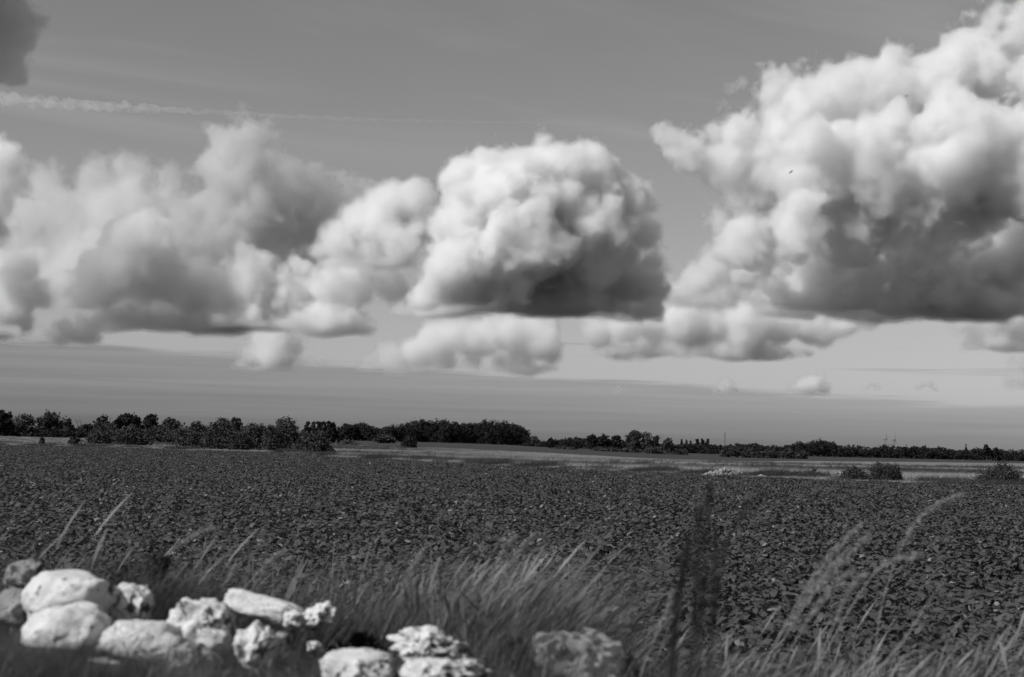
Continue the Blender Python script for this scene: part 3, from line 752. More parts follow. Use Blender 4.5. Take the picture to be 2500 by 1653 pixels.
# woods that read as one mass
def wood(name, prof, Y, n, leaf, m, seed, thick=40, base_drop=0.5):
    rs = np.random.RandomState(seed); xs = np.array([p[0] for p in prof], float); tp = np.array([p[1] for p in prof], float)
    lob = []
    step = 6 if Y > 700 else 9
    px = xs[0]
    while px < xs[-1]:
        top = float(np.interp(px, xs, tp)) + rs.uniform(0, 5); Yk = Y + rs.uniform(0, thick); g = place(px, Yk)
        H = max(ztop(px, top, Yk) - g.z, 1.0); r = rs.uniform(9, 15) / FPX * Y
        lob.append((g.x, Yk, g.z + H - H * .34, r * 1.25, r * 1.4, H * .34)); lob.append((g.x, Yk, g.z + H * .38, r * 1.5, r * 1.5, H * .42))
        px += step * rs.uniform(.6, 1.1)
    P_, tn = crown_points(rs, lob, n, fill=.55)
    V, F = leaf_quads(rs, P_, leaf)
    o = link(np_mesh(name, V, F, tn, [m]), name); kind(o, 'stuff'); return o
wood('wood', [(828, 1048), (838, 1033), (870, 1034), (885, 1031), (905, 1036), (915, 1044), (945, 1042), (958, 1036), (972, 1040), (985, 1031), (1020, 1026), (1040, 1023), (1052, 1028), (1062, 1029), (1072, 1018), (1082, 1025), (1098, 1031), (1130, 1032),
               (1150, 1030), (1182, 1026), (1215, 1028), (1240, 1031), (1262, 1035), (1278, 1040), (1286, 1054)], 880, 75000, .6, leaf_d, 5)
wood('wood', [(1286, 1076), (1320, 1077), (1354, 1073), (1380, 1070), (1410, 1065), (1432, 1069), (1470, 1070), (1520, 1072), (1560, 1078), (1600, 1078), (1660, 1080), (1735, 1083), (1790, 1083), (1830, 1080), (1862, 1084), (1890, 1088), (1925, 1085), (1950, 1080), (1968, 1075), (2000, 1073), (2022, 1074),
               (2040, 1082), (2060, 1087), (2085, 1087), (2105, 1090), (2125, 1092), (2140, 1086), (2165, 1084), (2190, 1090), (2215, 1087), (2240, 1086), (2270, 1092), (2290, 1090), (2310, 1091), (2330, 1096), (2370, 1094), (2395, 1093), (2440, 1096), (2470, 1098), (2500, 1099), (2560, 1098), (2700, 1095)], 760, 80000, .55, leaf_d, 6)
wood('wood', [(-120, 1036), (-40, 1036), (60, 1042), (130, 1040), (200, 1044), (300, 1044), (420, 1045), (520, 1048), (620, 1050), (760, 1052), (830, 1050)], 500, 20000, .55, leaf_d, 8)

# ------------------------------------------------------------------ far structures
metal_m = mat('grey_metal', 0.12, 0.6, 0.3); white_m = mat('turbine_paint', 0.16, 0.5, 0.3)
def boxv(V, F, c, s):
    b = len(V)
    for dz in (-1, 1):
        for dx, dy in ((-1, -1), (1, -1), (1, 1), (-1, 1)): V.append((c[0] + dx * s[0] / 2, c[1] + dy * s[1] / 2, c[2] + dz * s[2] / 2))
    for f in ((3, 2, 1, 0), (4, 5, 6, 7), (0, 1, 5, 4), (1, 2, 6, 5), (2, 3, 7, 6), (3, 0, 4, 7)): F.append(tuple(b + q for q in f))
# aerial mast: lattice of three legs with rings and antenna drums
Y = 1500; g = place(1769, Y); Hm = ztop(1769, 1057, Y) - g.z
o = bpy.data.objects.new('aerial_mast', None); C.objects.link(o); o.location = g
V, F = [], []
for k in range(3):
    a = k * 2.094; tube(V, F, [(math.cos(a) * .8, math.sin(a) * .8, 0), (math.cos(a) * .35, math.sin(a) * .35, Hm * .96)], [.16, .14], 4)
for k in range(14):
    z = Hm * .96 * k / 14; r_ = .8 - .45 * k / 14
    for q in range(3):
        a, b = q * 2.094, (q + 1) * 2.094
        tube(V, F, [(math.cos(a) * r_, math.sin(a) * r_, z), (math.cos(b) * (r_ - .03), math.sin(b) * (r_ - .03), z + Hm * .065)], [.07, .07], 4)
link(np_mesh('lattice', V, F, mats=[metal_m]), 'lattice', o)
for z in (.86, .93, .99):
    V, F = [], []; tube(V, F, [(0, 0, Hm * z - .7), (0, 0, Hm * z + .5)], [.62, .62], 8); link(np_mesh('antenna', V, F, mats=[metal_m]), 'antenna', o)
tag(o, 'thin lattice aerial mast rising above the far woods', 'mast')
# wind turbines
for px, hub, tip, rot, lab in ((2160, 1072, 1058, -12, 'left and smaller looking of the two far wind turbines'), (2181, 1074, 1056, 8, 'right and taller of the two far wind turbines')):
    Y = 2600; g = place(px, Y); Hh = ztop(px, hub, Y) - g.z; R_ = (hub - tip) / FPX * Y * 1.05
    o = bpy.data.objects.new('wind_turbine', None); C.objects.link(o); o.location = g; o.rotation_euler.z = math.radians(62)
    V, F = [], []; tube(V, F, [(0, 0, 0), (0, 0, Hh)], [1.3, .8], 10); link(np_mesh('tower', V, F, mats=[white_m], smooth=True), 'tower', o)
    V, F = [], []; boxv(V, F, (0, 1.0, Hh + .6), (2, 6.5, 2.2)); link(np_mesh('nacelle', V, F, mats=[white_m]), 'nacelle', o)
    V, F = [], []; tube(V, F, [(0, -4.0, Hh + .6), (0, -2.9, Hh + .6), (0, -2.2, Hh + .6)], [.2, .9, 1.0], 8); link(np_mesh('hub', V, F, mats=[white_m]), 'hub', o)
    for k in range(3):
        a = math.radians(rot + 120 * k); d = Vector((math.sin(a), 0, math.cos(a)))
        p0 = Vector((0, -3.1, Hh + .6)); V, F = [], []
        tube(V, F, [p0, p0 + d * R_ * .15, p0 + d * R_ * .5, p0 + d * R_], [.45, .65, .45, .12], 5); link(np_mesh('blade', V, F, mats=[white_m]), 'blade', o)
    tag(o, lab, 'wind turbine', 'two wind turbines beyond the woods')
# farmhouse roof with a turret behind the scrub
Y = 420; g = place(604, Y)
o = bpy.data.objects.new('farmhouse', None); C.objects.link(o); o.location = g
zr = ztop(604, 1047, Y) - g.z; s_ = Y / FPX; hwd = 15 * s_ * 1.15
roof_m = noise_mat('roof_tiles', 0.03, 0.05, 2); wall_m = noise_mat('plaster', 0.10, 0.16, 1)
V, F = [], []; boxv(V, F, (0, 0, (zr - 1.2) / 2), (hwd * 2, 5, zr - 1.2)); link(np_mesh('wall', V, F, mats=[wall_m]), 'wall', o)
V = [(-hwd - .2, -3, zr - 1.3), (hwd + .2, -3, zr - 1.3), (hwd + .2, 3, zr - 1.3), (-hwd - .2, 3, zr - 1.3), (-hwd + .4, 0, zr), (hwd - .4, 0, zr)]
F = [(0, 1, 5, 4), (2, 3, 4, 5), (1, 2, 5, 5), (3, 0, 4, 4)]
me = bpy.data.meshes.new('roof'); me.from_pydata(V, [], [(0, 1, 5, 4), (2, 3, 4, 5), (1, 2, 5), (3, 0, 4)]); me.materials.append(roof_m)
rf = link(me, 'roof', o)
zt = ztop(604, 1042, Y) - g.z
me = bpy.data.meshes.new('turret'); me.from_pydata([(-.45, -.45, zr - .8), (.45, -.45, zr - .8), (.45, .45, zr - .8), (-.45, .45, zr - .8), (0, 0, zt)], [], [(0, 1, 4), (1, 2, 4), (2, 3, 4), (3, 0, 4)]); me.materials.append(roof_m)
link(me, 'turret', rf)
tag(o, 'low farmhouse roof with a small pointed turret behind the scrub', 'house')

# birds
bird_m = mat('dark_feathers', 0.02, 0.8, 0.1); bird_w = mat('white_feathers', 0.7, 0.8, 0.1)
def bird(px, py, Y, span, rotz, bank, flap, m, lab):
    o = bpy.data.objects.new('bird', None); C.objects.link(o); o.location = at(px, py, Y)
    o.rotation_euler = (math.radians(bank), 0, math.radians(rotz))
    V, F = [], []; h = span / 2
    tube(V, F, [(0, -h * .42, 0), (0, -h * .34, .0), (0, -h * .18, 0), (0, h * .1, -.01), (0, h * .34, 0), (0, h * .5, 0)], [.01, .035 * span, .05 * span, .065 * span, .035 * span, .004], 8)
    link(np_mesh('body', V, F, mats=[m], smooth=True), 'body', o)
    for s_ in (-1, 1):
        V = []
        for t_, ch, zz, sw in ((0, .16, 0, 0), (.25, .17, flap * .22, -.03), (.5, .14, flap * .30, .0), (.8, .09, flap * .22, .10), (1, .01, flap * .1, .2)):
            V += [(s_ * h * t_, -ch * h + sw * h, zz * h), (s_ * h * t_, ch * h + sw * h, zz * h), (s_ * h * t_, sw * h, zz * h + .02 * h)]
        F = []
        for q in range(4):
            b = q * 3; F += [(b, b + 3, b + 5, b + 2), (b + 2, b + 5, b + 4, b + 1), (b, b + 1, b + 4, b + 3)]
        link(np_mesh('wing', V, F, mats=[m]), 'wing', o)
    tag(o, lab, 'bird', 'birds flying before the big cloud')
bird(2213, 235, 260, 1.1, 25, 15, 1.0, bird_m, 'dark bird with raised bent wings high on the huge right cloud')
bird(2205, 235.5, 300, .5, 80, 0, .6, bird_m, 'tiny dark bird just left of the one with raised wings')
bird(1931, 420, 260, 1.1, -10, 0, .1, bird_m, 'dark bird gliding with slanting straight wings left on the huge right cloud')
bpy.data.objects['bird.002'].rotation_euler = (math.radians(60), math.radians(-38), 0)
bird(2337, 538, 300, .5, 60, 10, .5, bird_m, 'speck like bird at the edge of the dark underside of the huge cloud')
bird(2061, 713, 300, .45, 0, 60, .3, bird_w, 'speck like white bird before the dark base of the huge cloud')
# vapour trail: a long ragged tube of thin vapour, old and wide at the left, fresh and narrow at the right
rs = np.random.RandomState(3); V, F = [], []
path = [(-160, 225, 24), (0, 240, 20), (200, 256, 17), (400, 268, 12), (480, 273, 8), (600, 276, 5.5), (700, 284, 6.5), (900, 292, 5.2), (1100, 297, 4.4), (1300, 300, 3.2), (1420, 304, 1.6)]
xs = np.arange(-160, 1420, 5.0); py = np.interp(xs, [p[0] for p in path], [p[1] for p in path]); pr = np.interp(xs, [p[0] for p in path], [p[2] for p in path])
sd = 12
for i, (a_, b_, r_) in enumerate(zip(xs, py, pr)):
    c = at(a_, b_ + rs.randn() * r_ * .10, 38000); s_ = 38000 / FPX
    for k in range(sd):
        q = 2 * PI * k / sd; rr = r_ * s_ * (.6 + .9 * mnoise.noise(Vector((i * .22, math.cos(q) * 1.2, math.sin(q) * 1.2))) + .3 * rs.rand())
        V.append((c.x, c.y + math.cos(q) * rr * 1.5, c.z + math.sin(q) * rr))
for i in range(len(xs) - 1):
    for k in range(sd): F.append((i * sd + k, i * sd + (k + 1) % sd, (i + 1) * sd + (k + 1) % sd, (i + 1) * sd + k))
cap0 = len(V); V.append(at(xs[0], py[0], 38000)); V.append(at(xs[-1], py[-1], 38000)); n_ = len(xs) - 1
me = bpy.data.meshes.new('vapour_trail'); me.from_pydata([tuple(v) for v in V], [], F + [(cap0, (k + 1) % sd, k) for k in range(sd)] + [(cap0 + 1, n_ * sd + k, n_ * sd + (k + 1) % sd) for k in range(sd)])
bm = bmesh.new(); bm.from_mesh(me); bmesh.ops.recalc_face_normals(bm, faces=bm.faces); bm.to_mesh(me); bm.free()
me.materials.append(vol_mat('thin_vapour', 0.0013))
tag(link(me, 'vapour_trail'), 'long straight vapour trail across the upper left sky, wide and frayed at its left end', 'vapour trail')
print('TREES', round(time.time() - T0, 1))
# ------------------------------------------------------------------ foreground: stone row on a grassy bank
def bank_z(x, y):
    u = np.asarray(x, float) / np.maximum(np.asarray(y, float), 1) * FPX + 1250      # roughly the picture column
    top = np.interp(u, [-400, 0, 300, 650, 900, 1150, 1400, 1600, 1900, 2500, 3000], [1.00, .98, .95, .93, .84, .80, .76, .58, .50, .46, .46])
    y = np.asarray(y, float)
    p = S01((y - 2.2) / 2.0) * (1 - S01((y - 5.2) / 3.3))
    return top * p
bys = np.linspace(1.6, 9.2, 60); bxs = np.linspace(-5, 5, 90)
BX, BY = np.meshgrid(bxs, bys)
from mathutils import noise as mnoise
BZ = bank_z(BX, BY) + np.array([[0.05 * mnoise.noise(Vector((a * 1.9, b * 1.9, 3))) for a, b in zip(r1, r2)] for r1, r2 in zip(BX, BY)]) * (bank_z(BX, BY) > .02) - 0.02 * (bank_z(BX, BY) < .01) 
nx = len(bxs); ii, jj = np.meshgrid(np.arange(len(bys) - 1), np.arange(nx - 1), indexing='ij'); b0 = (ii * nx + jj).ravel()
turf_m = noise_mat('bank_turf', 0.012, 0.035, 6, 0.95, .5, 30)
kind(link(np_mesh('bank', np.stack([BX.ravel(), BY.ravel(), BZ.ravel()], 1), np.stack([b0, b0 + 1, b0 + nx + 1, b0 + nx], 1), mats=[turf_m], smooth=True), 'bank'), 'structure')
def bz_(x, y):
    return float(bank_z(x, y)) + (0.05 * mnoise.noise(Vector((x * 1.9, y * 1.9, 3))) if bank_z(x, y) > .02 else 0)

def stone_mat(name, base, dark, amount, scale, dcol=0.06):
    mt = mat(name, base, 0.9, 0.15); t = mt.node_tree; P_ = t.nodes['Principled BSDF']
    tc = t.nodes.new('ShaderNodeTexCoord')
    n1 = nd(t, 'ShaderNodeTexNoise', i_Scale=scale, i_Detail=7, i_Roughness=.62, i_Distortion=.4); t.links.new(tc.outputs['Object'], n1.inputs['Vector'])
    n2 = nd(t, 'ShaderNodeTexNoise', i_Scale=scale * 3.3, i_Detail=6, i_Roughness=.6); t.links.new(tc.outputs['Object'], n2.inputs['Vector'])
    n3 = nd(t, 'ShaderNodeTexNoise', i_Scale=scale * .6, i_Detail=3); t.links.new(tc.outputs['Object'], n3.inputs['Vector'])
    c0 = nd(t, 'ShaderNodeMapRange', n_1=.3, n_2=.7, n_3=base * .84, n_4=base * 1.10); t.links.new(n3.outputs[0], c0.inputs[0])
    f = M_(t, 'ADD', M_(t, 'MULTIPLY', n1.outputs[0], .62), M_(t, 'MULTIPLY', n2.outputs[0], .38))
    k = nd(t, 'ShaderNodeMapRange', interpolation_type='SMOOTHSTEP', n_1=amount, n_2=amount + .06, n_3=0, n_4=1); t.links.new(f, k.inputs[0])
    pit = nd(t, 'ShaderNodeTexVoronoi', i_Scale=scale * 5.5); t.links.new(tc.outputs['Object'], pit.inputs['Vector'])
    pk = nd(t, 'ShaderNodeMapRange', n_1=0.10, n_2=0.28, n_3=.55, n_4=1); t.links.new(pit.outputs['Distance'], pk.inputs[0])
    cc = M_(t, 'MULTIPLY', c0.outputs[0], pk.outputs[0])
    mx = nd(t, 'ShaderNodeMix', data_type='FLOAT'); t.links.new(k.outputs[0], mx.inputs[0]); t.links.new(cc, mx.inputs[2]); mx.inputs[3].default_value = dcol
    t.links.new(mx.outputs[0], P_.inputs['Base Color'])
    bp = nd(t, 'ShaderNodeBump', i_Strength=.7, i_Distance=.012); t.links.new(f, bp.inputs['Height']); t.links.new(bp.outputs[0], P_.inputs['Normal'])
    return mt
lime = stone_mat('pale_limestone', 0.52, .1, .560, 9)
lime2 = stone_mat('spotted_limestone', 0.53, .1, .515, 11)
lich = stone_mat('lichened_stone', 0.24, .1, .470, 9, .05)
grey = stone_mat('grey_stone', 0.22, .1, .52, 7, .07)
white = stone_mat('blotched_white_stone', 0.55, .1, .505, 12, .05)
from mathutils import noise as mn
def stone(px, py, rx, ry, Y, m, label, seed, tilt=0, rough=.16, depth=1.0, bumps=(), group='stones of the old field wall'):
    rs = np.random.RandomState(seed)
    bm = bmesh.new(); bmesh.ops.create_icosphere(bm, subdivisions=5, radius=1)
    s = Y / FPX * (1.07 if Y < 10 else 1); a, b = rx * s, ry * s; d = (a + b) / 2 * depth
    cuts = []
    for _ in range(13):
        v = Vector(rs.randn(3)).normalized(); cuts.append((v, rs.uniform(.78, 1.0)))
    o3 = Vector(rs.uniform(-50, 50, 3))
    for v in bm.verts:
        p = v.co.copy(); p /= (abs(p.x) ** 2.8 + abs(p.y) ** 2.8 + abs(p.z) ** 2.8) ** (1 / 2.8)
        for n_, k in cuts:
            e = p.dot(n_) - k
            if e > 0: p -= n_ * e * .82
        f = 1 + rough * mn.fractal(p * 1.6 + o3, .8, 2.0, 7) * .95 - rough * .35 * abs(mn.noise(p * 5 + o3))
        for (bx, bz2, br, amp) in bumps:
            dd = ((p.x - bx) ** 2 + (p.z - bz2) ** 2) / br ** 2
            f += amp * math.exp(-dd)
        p *= f
        v.co = Vector((p.x * a, p.y * d, p.z * b))
    me = bpy.data.meshes.new('stone'); bm.to_mesh(me); bm.free()
    me.polygons.foreach_set('use_smooth', np.ones(len(me.polygons), bool)); me.materials.append(m)
    o = link(me, 'stone', None, at(px, py, Y)); o.rotation_euler = (rs.uniform(-.15, .15), math.radians(tilt), 0)
    return tag(o, label, 'stone', group)
stone(176, 1468, 106, 76, 5.35, lime, 'largest pale boulder, upper one of the pair on the far left', 1, tilt=-6, rough=.10)
stone(162, 1552, 98, 74, 5.0, lime, 'pale boulder leaning in front below the largest one', 2, tilt=8, rough=.12)
stone(72, 1412, 56, 42, 6.0, lich, 'grey lichened stone peeping over behind the largest boulder', 3)
stone(48, 1492, 60, 48, 5.7, grey, 'dark grey stone at the left edge behind the largest boulder', 4)
stone(319, 1486, 50, 52, 5.4, lime2, 'speckled upright stone right of the largest boulder', 5, tilt=10, rough=.2)
stone(352, 1585, 104, 60, 4.9, lime, 'long smooth pale stone lying in the middle of the left group', 6, tilt=9, rough=.13)
stone(494, 1530, 80, 60, 5.2, lime2, 'knobbly pale stone in the middle with a lobe at its lower right', 7, tilt=22, rough=.22, bumps=((.8, -.3, .5, .25),))
stone(645, 1488, 98, 30, 5.5, lime, 'long flat pale slab sloping down to the right behind the others', 8, tilt=15, rough=.16, depth=.6)
stone(718, 1512, 22, 20, 5.4, lime2, 'little pale stone at the low end of the sloping slab', 9, rough=.25)
stone(782, 1504, 38, 26, 5.5, white, 'small angular white stone right of the sloping slab', 10, tilt=-28, rough=.3)
stone(626, 1590, 46, 58, 5.0, lime2, 'pale stone with a curved ridge below the sloping slab', 11, tilt=-5, rough=.25)
stone(473, 1622, 58, 48, 4.8, lich, 'round stone with bold dark lichen patches at the bottom left', 12, rough=.25)
stone(256, 1655, 66, 42, 4.6, lime, 'pale rounded stone cut by the bottom edge on the left', 13)
stone(877, 1650, 90, 58, 4.7, lime2, 'pale pitted domed stone cut by the bottom edge near the middle', 14, rough=.15)
stone(1046, 1578, 86, 36, 5.1, white, 'jagged white blotched stone right of the pitted domed one', 15, rough=.34, tilt=4, bumps=((.1, .8, .3, .3), (.85, .0, .25, .2)))
stone(1085, 1652, 106, 40, 4.7, white, 'lumpy white blotched stone at the bottom edge right of the domed one', 16, rough=.34, tilt=2)
stone(1425, 1636, 122, 78, 5.3, lich, 'big rounded lichen mottled stone alone right of the middle', 17, rough=.18, tilt=8)
def clump(px, py_top, Y, w, label, m, n, seed, leaf, z0):
    rs = np.random.RandomState(seed); x = pdir(px, horizon(px)).x * Y; o = bpy.data.objects.new('low_weed', None); C.objects.link(o); o.location = (x, Y, z0)
    H = ztop(px, py_top, Y) - z0; r = w / FPX * Y / 2
    lobes = [(rs.uniform(-.6, .6) * r, rs.uniform(-.4, .4) * r, H * rs.uniform(.3, .75), r * .38, r * .38, H * .25) for _ in range(9)] + [(0, 0, H * .35, r * .85, r * .7, H * .38)]
    P_, tn = crown_points(rs, lobes, n); P_ = P_[P_[:, 2] > -.05]; V, F = leaf_quads(rs, P_, leaf, 1.6)
    link(np_mesh('leaves', V, F, rs.rand(len(F)), [m]), 'leaves', o)
    V, F = [], []
    for k in range(9): tube(V, F, [(rs.uniform(-.3, .3) * r, 0, 0), (rs.uniform(-.6, .6) * r, rs.uniform(-.3, .3) * r, H * rs.uniform(.6, 1))], [.004, .0015], 4)
    link(np_mesh('stem', V, F, mats=[bark_m]), 'stem', o)
    return tag(o, label, 'weed')
clump(1262, 1535, 5.2, 150, 'dark low weed clump left of the lichen mottled stone', leaf_d, 2600, 3, .011, .72)
clump(350, 1345, 6.4, 190, 'dark tangled low weed clump behind the largest boulder', leaf_d, 3600, 4, .012, .72)
clump(880, 1530, 5.6, 150, 'dark low weed clump right of the small angular stone', leaf_d, 2200, 6, .011, .75)
stone(14, 1590, 26, 24, 5.0, lime2, 'small pale stone at the very left edge low down', 19)
for i, (px, py, r) in enumerate(((560, 1560, 26), (690, 1560, 22), (770, 1580, 20), (405, 1640, 24))):
    stone(px, py, r, r * .7, 5.3, lich if i % 2 else lime2, ('half hidden chip between the knobbly stone and the curved ridge one', 'half hidden chip in grass under the sloping slab', 'half hidden chip above the pitted domed stone', 'half hidden chip left of the patched round stone')[i], 30 + i)
# rubble stones under and between, that hold the others up
rs = np.random.RandomState(77)
RM = [grey, lich]
V, F = [], []
def rubble(n, cx, cy, cz, sx, sy, sz, rmin, rmax, nm, m):
    V, F = [], []
    for _ in range(n):
        bm = bmesh.new(); bmesh.ops.create_icosphere(bm, subdivisions=2, radius=1); r_ = rs.uniform(rmin, rmax); o3 = Vector(rs.uniform(-9, 9, 3))
        q = rs.randn(2) * .42; h = max(0, 1 - math.hypot(*q)); c = Vector((cx + q[0] * sx, cy + q[1] * sy, cz + sz * h * rs.uniform(.3, 1)))
        b = len(V)
        for v in bm.verts: V.append(tuple(c + v.co * r_ * (1 + .35 * mn.noise(v.co * 1.3 + o3))))
        bm.faces.ensure_lookup_table()
        for f in bm.faces: F.append(tuple(b + v.index for v in f.verts))
        bm.free()
    o = link(np_mesh(nm, V, F, mats=[m]), nm); kind(o, 'stuff'); return o
# heap of stones at the crop edge
heap = noise_mat('heap_stone', .14, .30, 2, .95)
g = place(1775, 75.6)
o = rubble(560, g.x, 75.6, g.z, 1.9, .7, .55, .04, .08, 'stone_heap', heap)
g = place(1860, 73.6); rubble(120, g.x, 73.6, g.z, .5, .4, .28, .04, .08, 'stone_heap', heap)
g = place(2052, 77); s1 = stone(2051, 1159, 9, 6, 77, white, 'single white stone at the crop edge left of the joined bushes', 41, group='')

# ---- grass on and behind the bank
gm_pale = [grass_clump(400 + i, 30, (0.30, 0.62), 0.13, 0.0018, (0.36, -.05), .30, 6, pale_m, heads=.3, hw=.008) for i in range(5)]
gm_green = [grass_clump(420 + i, 56, (0.18, 0.50), 0.13, 0.0018, (0.3, 0), .35, 6, green_m) for i in range(5)]
gm_dark = [grass_clump(440 + i, 60, (0.16, 0.42), 0.14, 0.0020, (0.25, 0), .6, 6, dark_m) for i in range(5)]
rs = np.random.RandomState(5)
sets = {'p': [], 'g': [], 'd': []}
for _ in range(5200):
    u = rs.uniform(-.44, .44); y = 3.6 + 5.0 * rs.rand() ** .8; x = u * y; col = u * FPX + 1250
    zb = bz_(x, y); d = drift(x, y, 1.3, 3.0)
    stones_here = col < 1200 or 1290 < col < 1540
    if y < 5.8 and stones_here and rs.rand() < (.45 if y < 4.4 else .8): continue
    v = d + rs.uniform(-.40, .40) - .05
    key = 'd' if v < .0 else ('g' if v < .30 else 'p')
    # how high a clump may reach in the picture at this column; few reach that high
    lim = float(np.interp(col, [0, 120, 300, 450, 700, 1000, 1200, 1300, 1420, 1600, 1800, 2000, 2200, 2500], [1300, 1250, 1270, 1340, 1330, 1310, 1300, 1320, 1450, 1530, 1560, 1540, 1545, 1560]))
    q = rs.rand()
    zt = ztop(col, lim + (60 * q if q < .22 else 60 + 240 * (q - .22)), y) - zb
    sc = np.clip(zt / .42, .34, 2.1)
    if y < 5.8 and stones_here: sc = min(sc, rs.uniform(.2, .38))
    if y < 5.2: sc = min(sc, 1.05)
    if y < 5.0 and key == 'p' and rs.rand() < .6: key = 'g'
    if d < -.1 and y > 6.5 and rs.rand() < .6: continue
    if sc > 1.0 and rs.rand() < .62: continue
    if col > 1560 and y > 7.0 and rs.rand() < .6: continue
    sets[key].append((x, y, zb - .02, rs.uniform(-.6, .6), sc))
# pale brushy clump in the middle
for _ in range(150):
    col = rs.normal(1215, 75); y = rs.uniform(5.8, 6.8); x = (col - 1250) / FPX * y; zb = bz_(x, y)
    sets['p' if rs.rand() < .7 else 'g'].append((x, y, zb - .02, rs.uniform(-.9, .9), rs.uniform(.7, 1.25)))
for _ in range(260):
    col = rs.uniform(240, 480) if rs.rand() < .6 else rs.uniform(0, 1000); y = rs.uniform(5.9, 7.2); x = (col - 1250) / FPX * y; zb = bz_(x, y)
    sets['d'].append((x, y, zb - .02, rs.uniform(-1.5, 1.5), rs.uniform(.8, 1.35)))
# short grass in front of and between the stones
for _ in range(2600):
    u = rs.uniform(-.42, .42); y = rs.uniform(3.5, 5.1) if rs.rand() < .75 else rs.uniform(5.1, 5.9); x = u * y; col = u * FPX + 1250
    zb = bz_(x, y); d = drift(x, y, 2.2, 9.0) + rs.uniform(-.3, .3)
    sets['d' if d < .08 else ('g' if d < .32 else 'p')].append((x, y, zb - .01, rs.uniform(-3.1, 3.1), rs.uniform(.10, .27) if (col < 1200 or 1290 < col < 1540) else rs.uniform(.2, .55)))
for key, vs, nm in (('p', gm_pale, 'dry_bank_grass'), ('g', gm_green, 'green_bank_grass'), ('d', gm_dark, 'dark_bank_grass')):
    A = np.array(sets[key]); scatter(nm, A[:, :3], A[:, 3], np.stack([np.minimum(A[:, 4], .35 + .65 * A[:, 4])] * 2 + [A[:, 4]], 1), vs)
print('BANK', {k: len(v) for k, v in sets.items()})
# ---- tall single grass stalks with seed plumes
stalk_m = attr_mat('straw', .22, .36, .6, .3, .3); plume_m = attr_mat('seed_plume', .20, .38, .9, .05, .4)
dock_m = attr_mat('dark_seed_stalk', .015, .04, .9, .1, .1)
def stalk_thing(nm, cat, label, group, pts, Y, stem_r, plume_from, plume_w, m1, m2, seed, n=260):
    """pts: picture points from foot to tip"""
    rs = np.random.RandomState(seed)
    P3 = [at(px, py, Y + dy) for px, py, dy in [(p + (0,))[:3] for p in pts]]
    # smooth path
    path = []; K = 24
    for k in range(K + 1):
        t = k / K * (len(P3) - 1); i = min(int(t), len(P3) - 2); f = t - i
        p0 = P3[max(i - 1, 0)]; p1 = P3[i]; p2 = P3[i + 1]; p3 = P3[min(i + 2, len(P3) - 1)]
        path.append(0.5 * ((2 * p1) + (p2 - p0) * f + (2 * p0 - 5 * p1 + 4 * p2 - p3) * f * f + (3 * p1 - p0 - 3 * p2 + p3) * f ** 3))
    o = bpy.data.objects.new(nm, None); C.objects.link(o); base = path[0].copy(); o.location = base
    path = [p - base for p in path]
    V, F = [], []; tube(V, F, path, [stem_r * (1 - .75 * k / K) for k in range(K + 1)], 5)
    link(np_mesh('stem', V, F, np.full(len(F), rs.rand()), [m1], smooth=True), 'stem', o)
    pts_, tn = [], []
    for _ in range(n):
        t = plume_from + (1 - plume_from) * rs.rand() ** .8; k = min(int(t * K), K - 1); q = path[k].lerp(path[k + 1], t * K - k)
        w = plume_w * math.sin(PI * min(.98, max(.04, (t - plume_from) / (1 - plume_from)))) ** .6
        pts_.append(np.array(q) + rs.randn(3) * w * .45)
    V, F = leaf_quads(rs, np.array(pts_), plume_w * (.28 if cat != 'weed' else .42), 1.9)
    link(np_mesh('seed_head', V, F, rs.rand(len(F)), [m2]), 'seed_head', o)
    return tag(o, label, cat, group)
GS = 'tall pale grass stalks blown to the right'
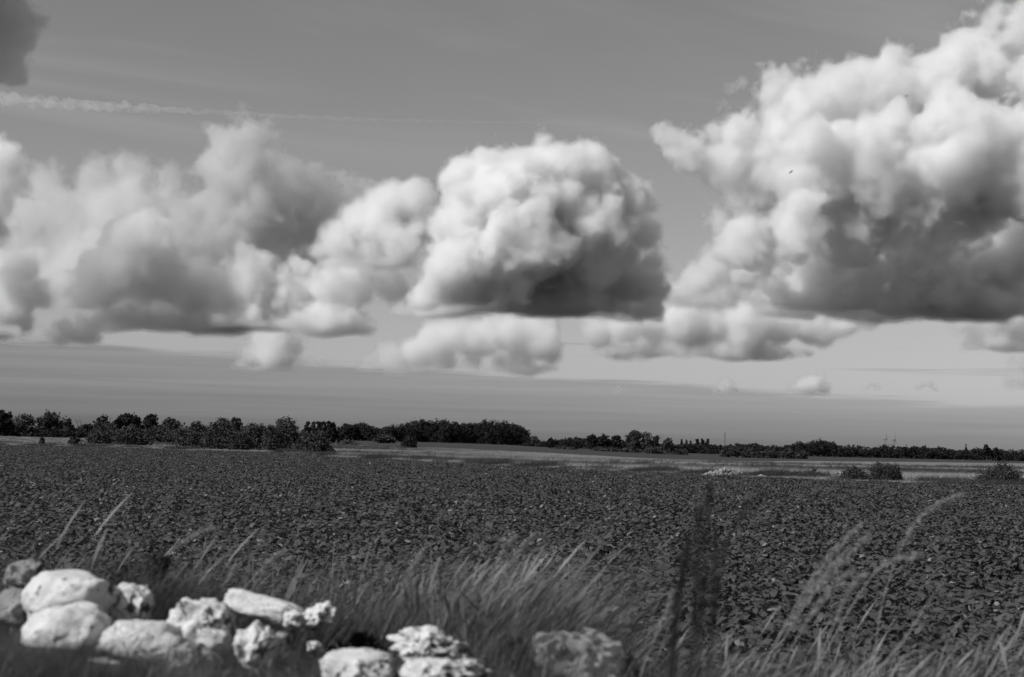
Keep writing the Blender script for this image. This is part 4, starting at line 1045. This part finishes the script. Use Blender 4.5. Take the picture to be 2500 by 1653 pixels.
SD = [
 ('stalk with the highest straight plume of the slanting bundle right of the dark weeds', [(1860, 1640), (1930, 1500), (2010, 1380), (2105, 1275)], 4.9),
 ('second stalk just below the highest of the slanting bundle', [(1870, 1640), (1950, 1500), (2030, 1400), (2125, 1305)], 5.0),
 ('stalk in the middle of the slanting bundle with a long pale plume', [(1850, 1650), (1900, 1560), (1990, 1430), (2075, 1340)], 4.8),
 ('lowest stalk of the slanting bundle right of the dark weeds', [(1895, 1650), (1950, 1550), (2020, 1450), (2085, 1390)], 4.7),
 ('bent over plume arching to the right above the thick grass', [(1990, 1640), (2080, 1480), (2150, 1385), (2230, 1358), (2250, 1362)], 5.2),
 ('broad pale plume under the arching one', [(1980, 1650), (2030, 1540), (2075, 1440), (2120, 1400)], 5.0),
 ('long bare straw slanting up to the right below the arching plume', [(2120, 1660), (2200, 1570), (2260, 1480), (2310, 1410)], 4.7),
 ('thin steep straw near the right edge', [(2400, 1610), (2430, 1540), (2465, 1470), (2490, 1410)], 5.0),
 ('very thin straw at the right edge behind the steep one', [(2420, 1640), (2450, 1570), (2485, 1480), (2505, 1390)], 5.6),
 ('faint plume lifted highest on the right over the crop edge', [(2130, 1650), (2160, 1450), (2240, 1270), (2350, 1205)], 5.4),
 ('low straw lying almost flat at the lower right', [(2080, 1655), (2160, 1620), (2240, 1590), (2320, 1555)], 4.6),
 ('short leaning stalk left of the dark weeds', [(1560, 1660), (1590, 1580), (1625, 1500), (1650, 1440)], 5.2),
 ('stalk with drooping plume in the middle above the pale clump', [(1180, 1560), (1215, 1450), (1255, 1360), (1310, 1300)], 5.8),
 ('second stalk in the middle with a brushy head', [(1150, 1560), (1190, 1440), (1230, 1340), (1262, 1310)], 5.9),
 ('leaning stalk with thin plume left of the middle', [(930, 1560), (965, 1480), (1000, 1400), (1040, 1335)], 5.8),
 ('arching plume over the crop on the left above the knobbly stone', [(330, 1430), (400, 1360), (470, 1310), (530, 1288)], 6.4),
 ('stalk slanting over the crop above the sloping slab', [(560, 1480), (610, 1420), (660, 1370), (700, 1345)], 6.2),
]
for i, (lab, pts, Y) in enumerate(SD):
    bare = 'straw' in lab
    stalk_thing('grass_stalk', 'grass stalk', lab, GS, pts, Y, .0022, .72 if bare else .42, .006 if bare else .016, stalk_m, plume_m, 500 + i, 120 if bare else 420)
GD = 'dark seed weeds standing upright right of the middle'
DD = [
 ('tallest dark weed spike, its tip reaching the far edge of the crop', [(1700, 1690), (1712, 1520), (1722, 1360), (1732, 1185)], 2.5, .0095),
 ('dark weed spike just left of the tallest one', [(1680, 1690), (1696, 1520), (1700, 1380), (1706, 1240)], 2.4, .0095),
 ('thick dark weed spike leaning slightly, second from the left', [(1640, 1690), (1650, 1540), (1664, 1410), (1684, 1300)], 2.6, .0095),
 ('leftmost dark weed spike leaning to the right', [(1630, 1690), (1640, 1560), (1655, 1450), (1680, 1340)], 2.7, .0095),
 ('right hand dark weed spike close by the tallest', [(1725, 1690), (1738, 1540), (1745, 1430), (1748, 1290)], 2.6, .0095),
 ('thin faint dark twig bending away to the upper right of the weeds', [(1745, 1500), (1775, 1330), (1820, 1240), (1870, 1200)], 2.9, .0095),
]
for i, (lab, pts, Y, w) in enumerate(DD):
    stalk_thing('weed_stalk', 'weed', lab, GD, pts, Y, .004, .22, w, dock_m, dock_m, 600 + i, 230 if i < 5 else 90)
print('FORE', round(time.time() - T0, 1))
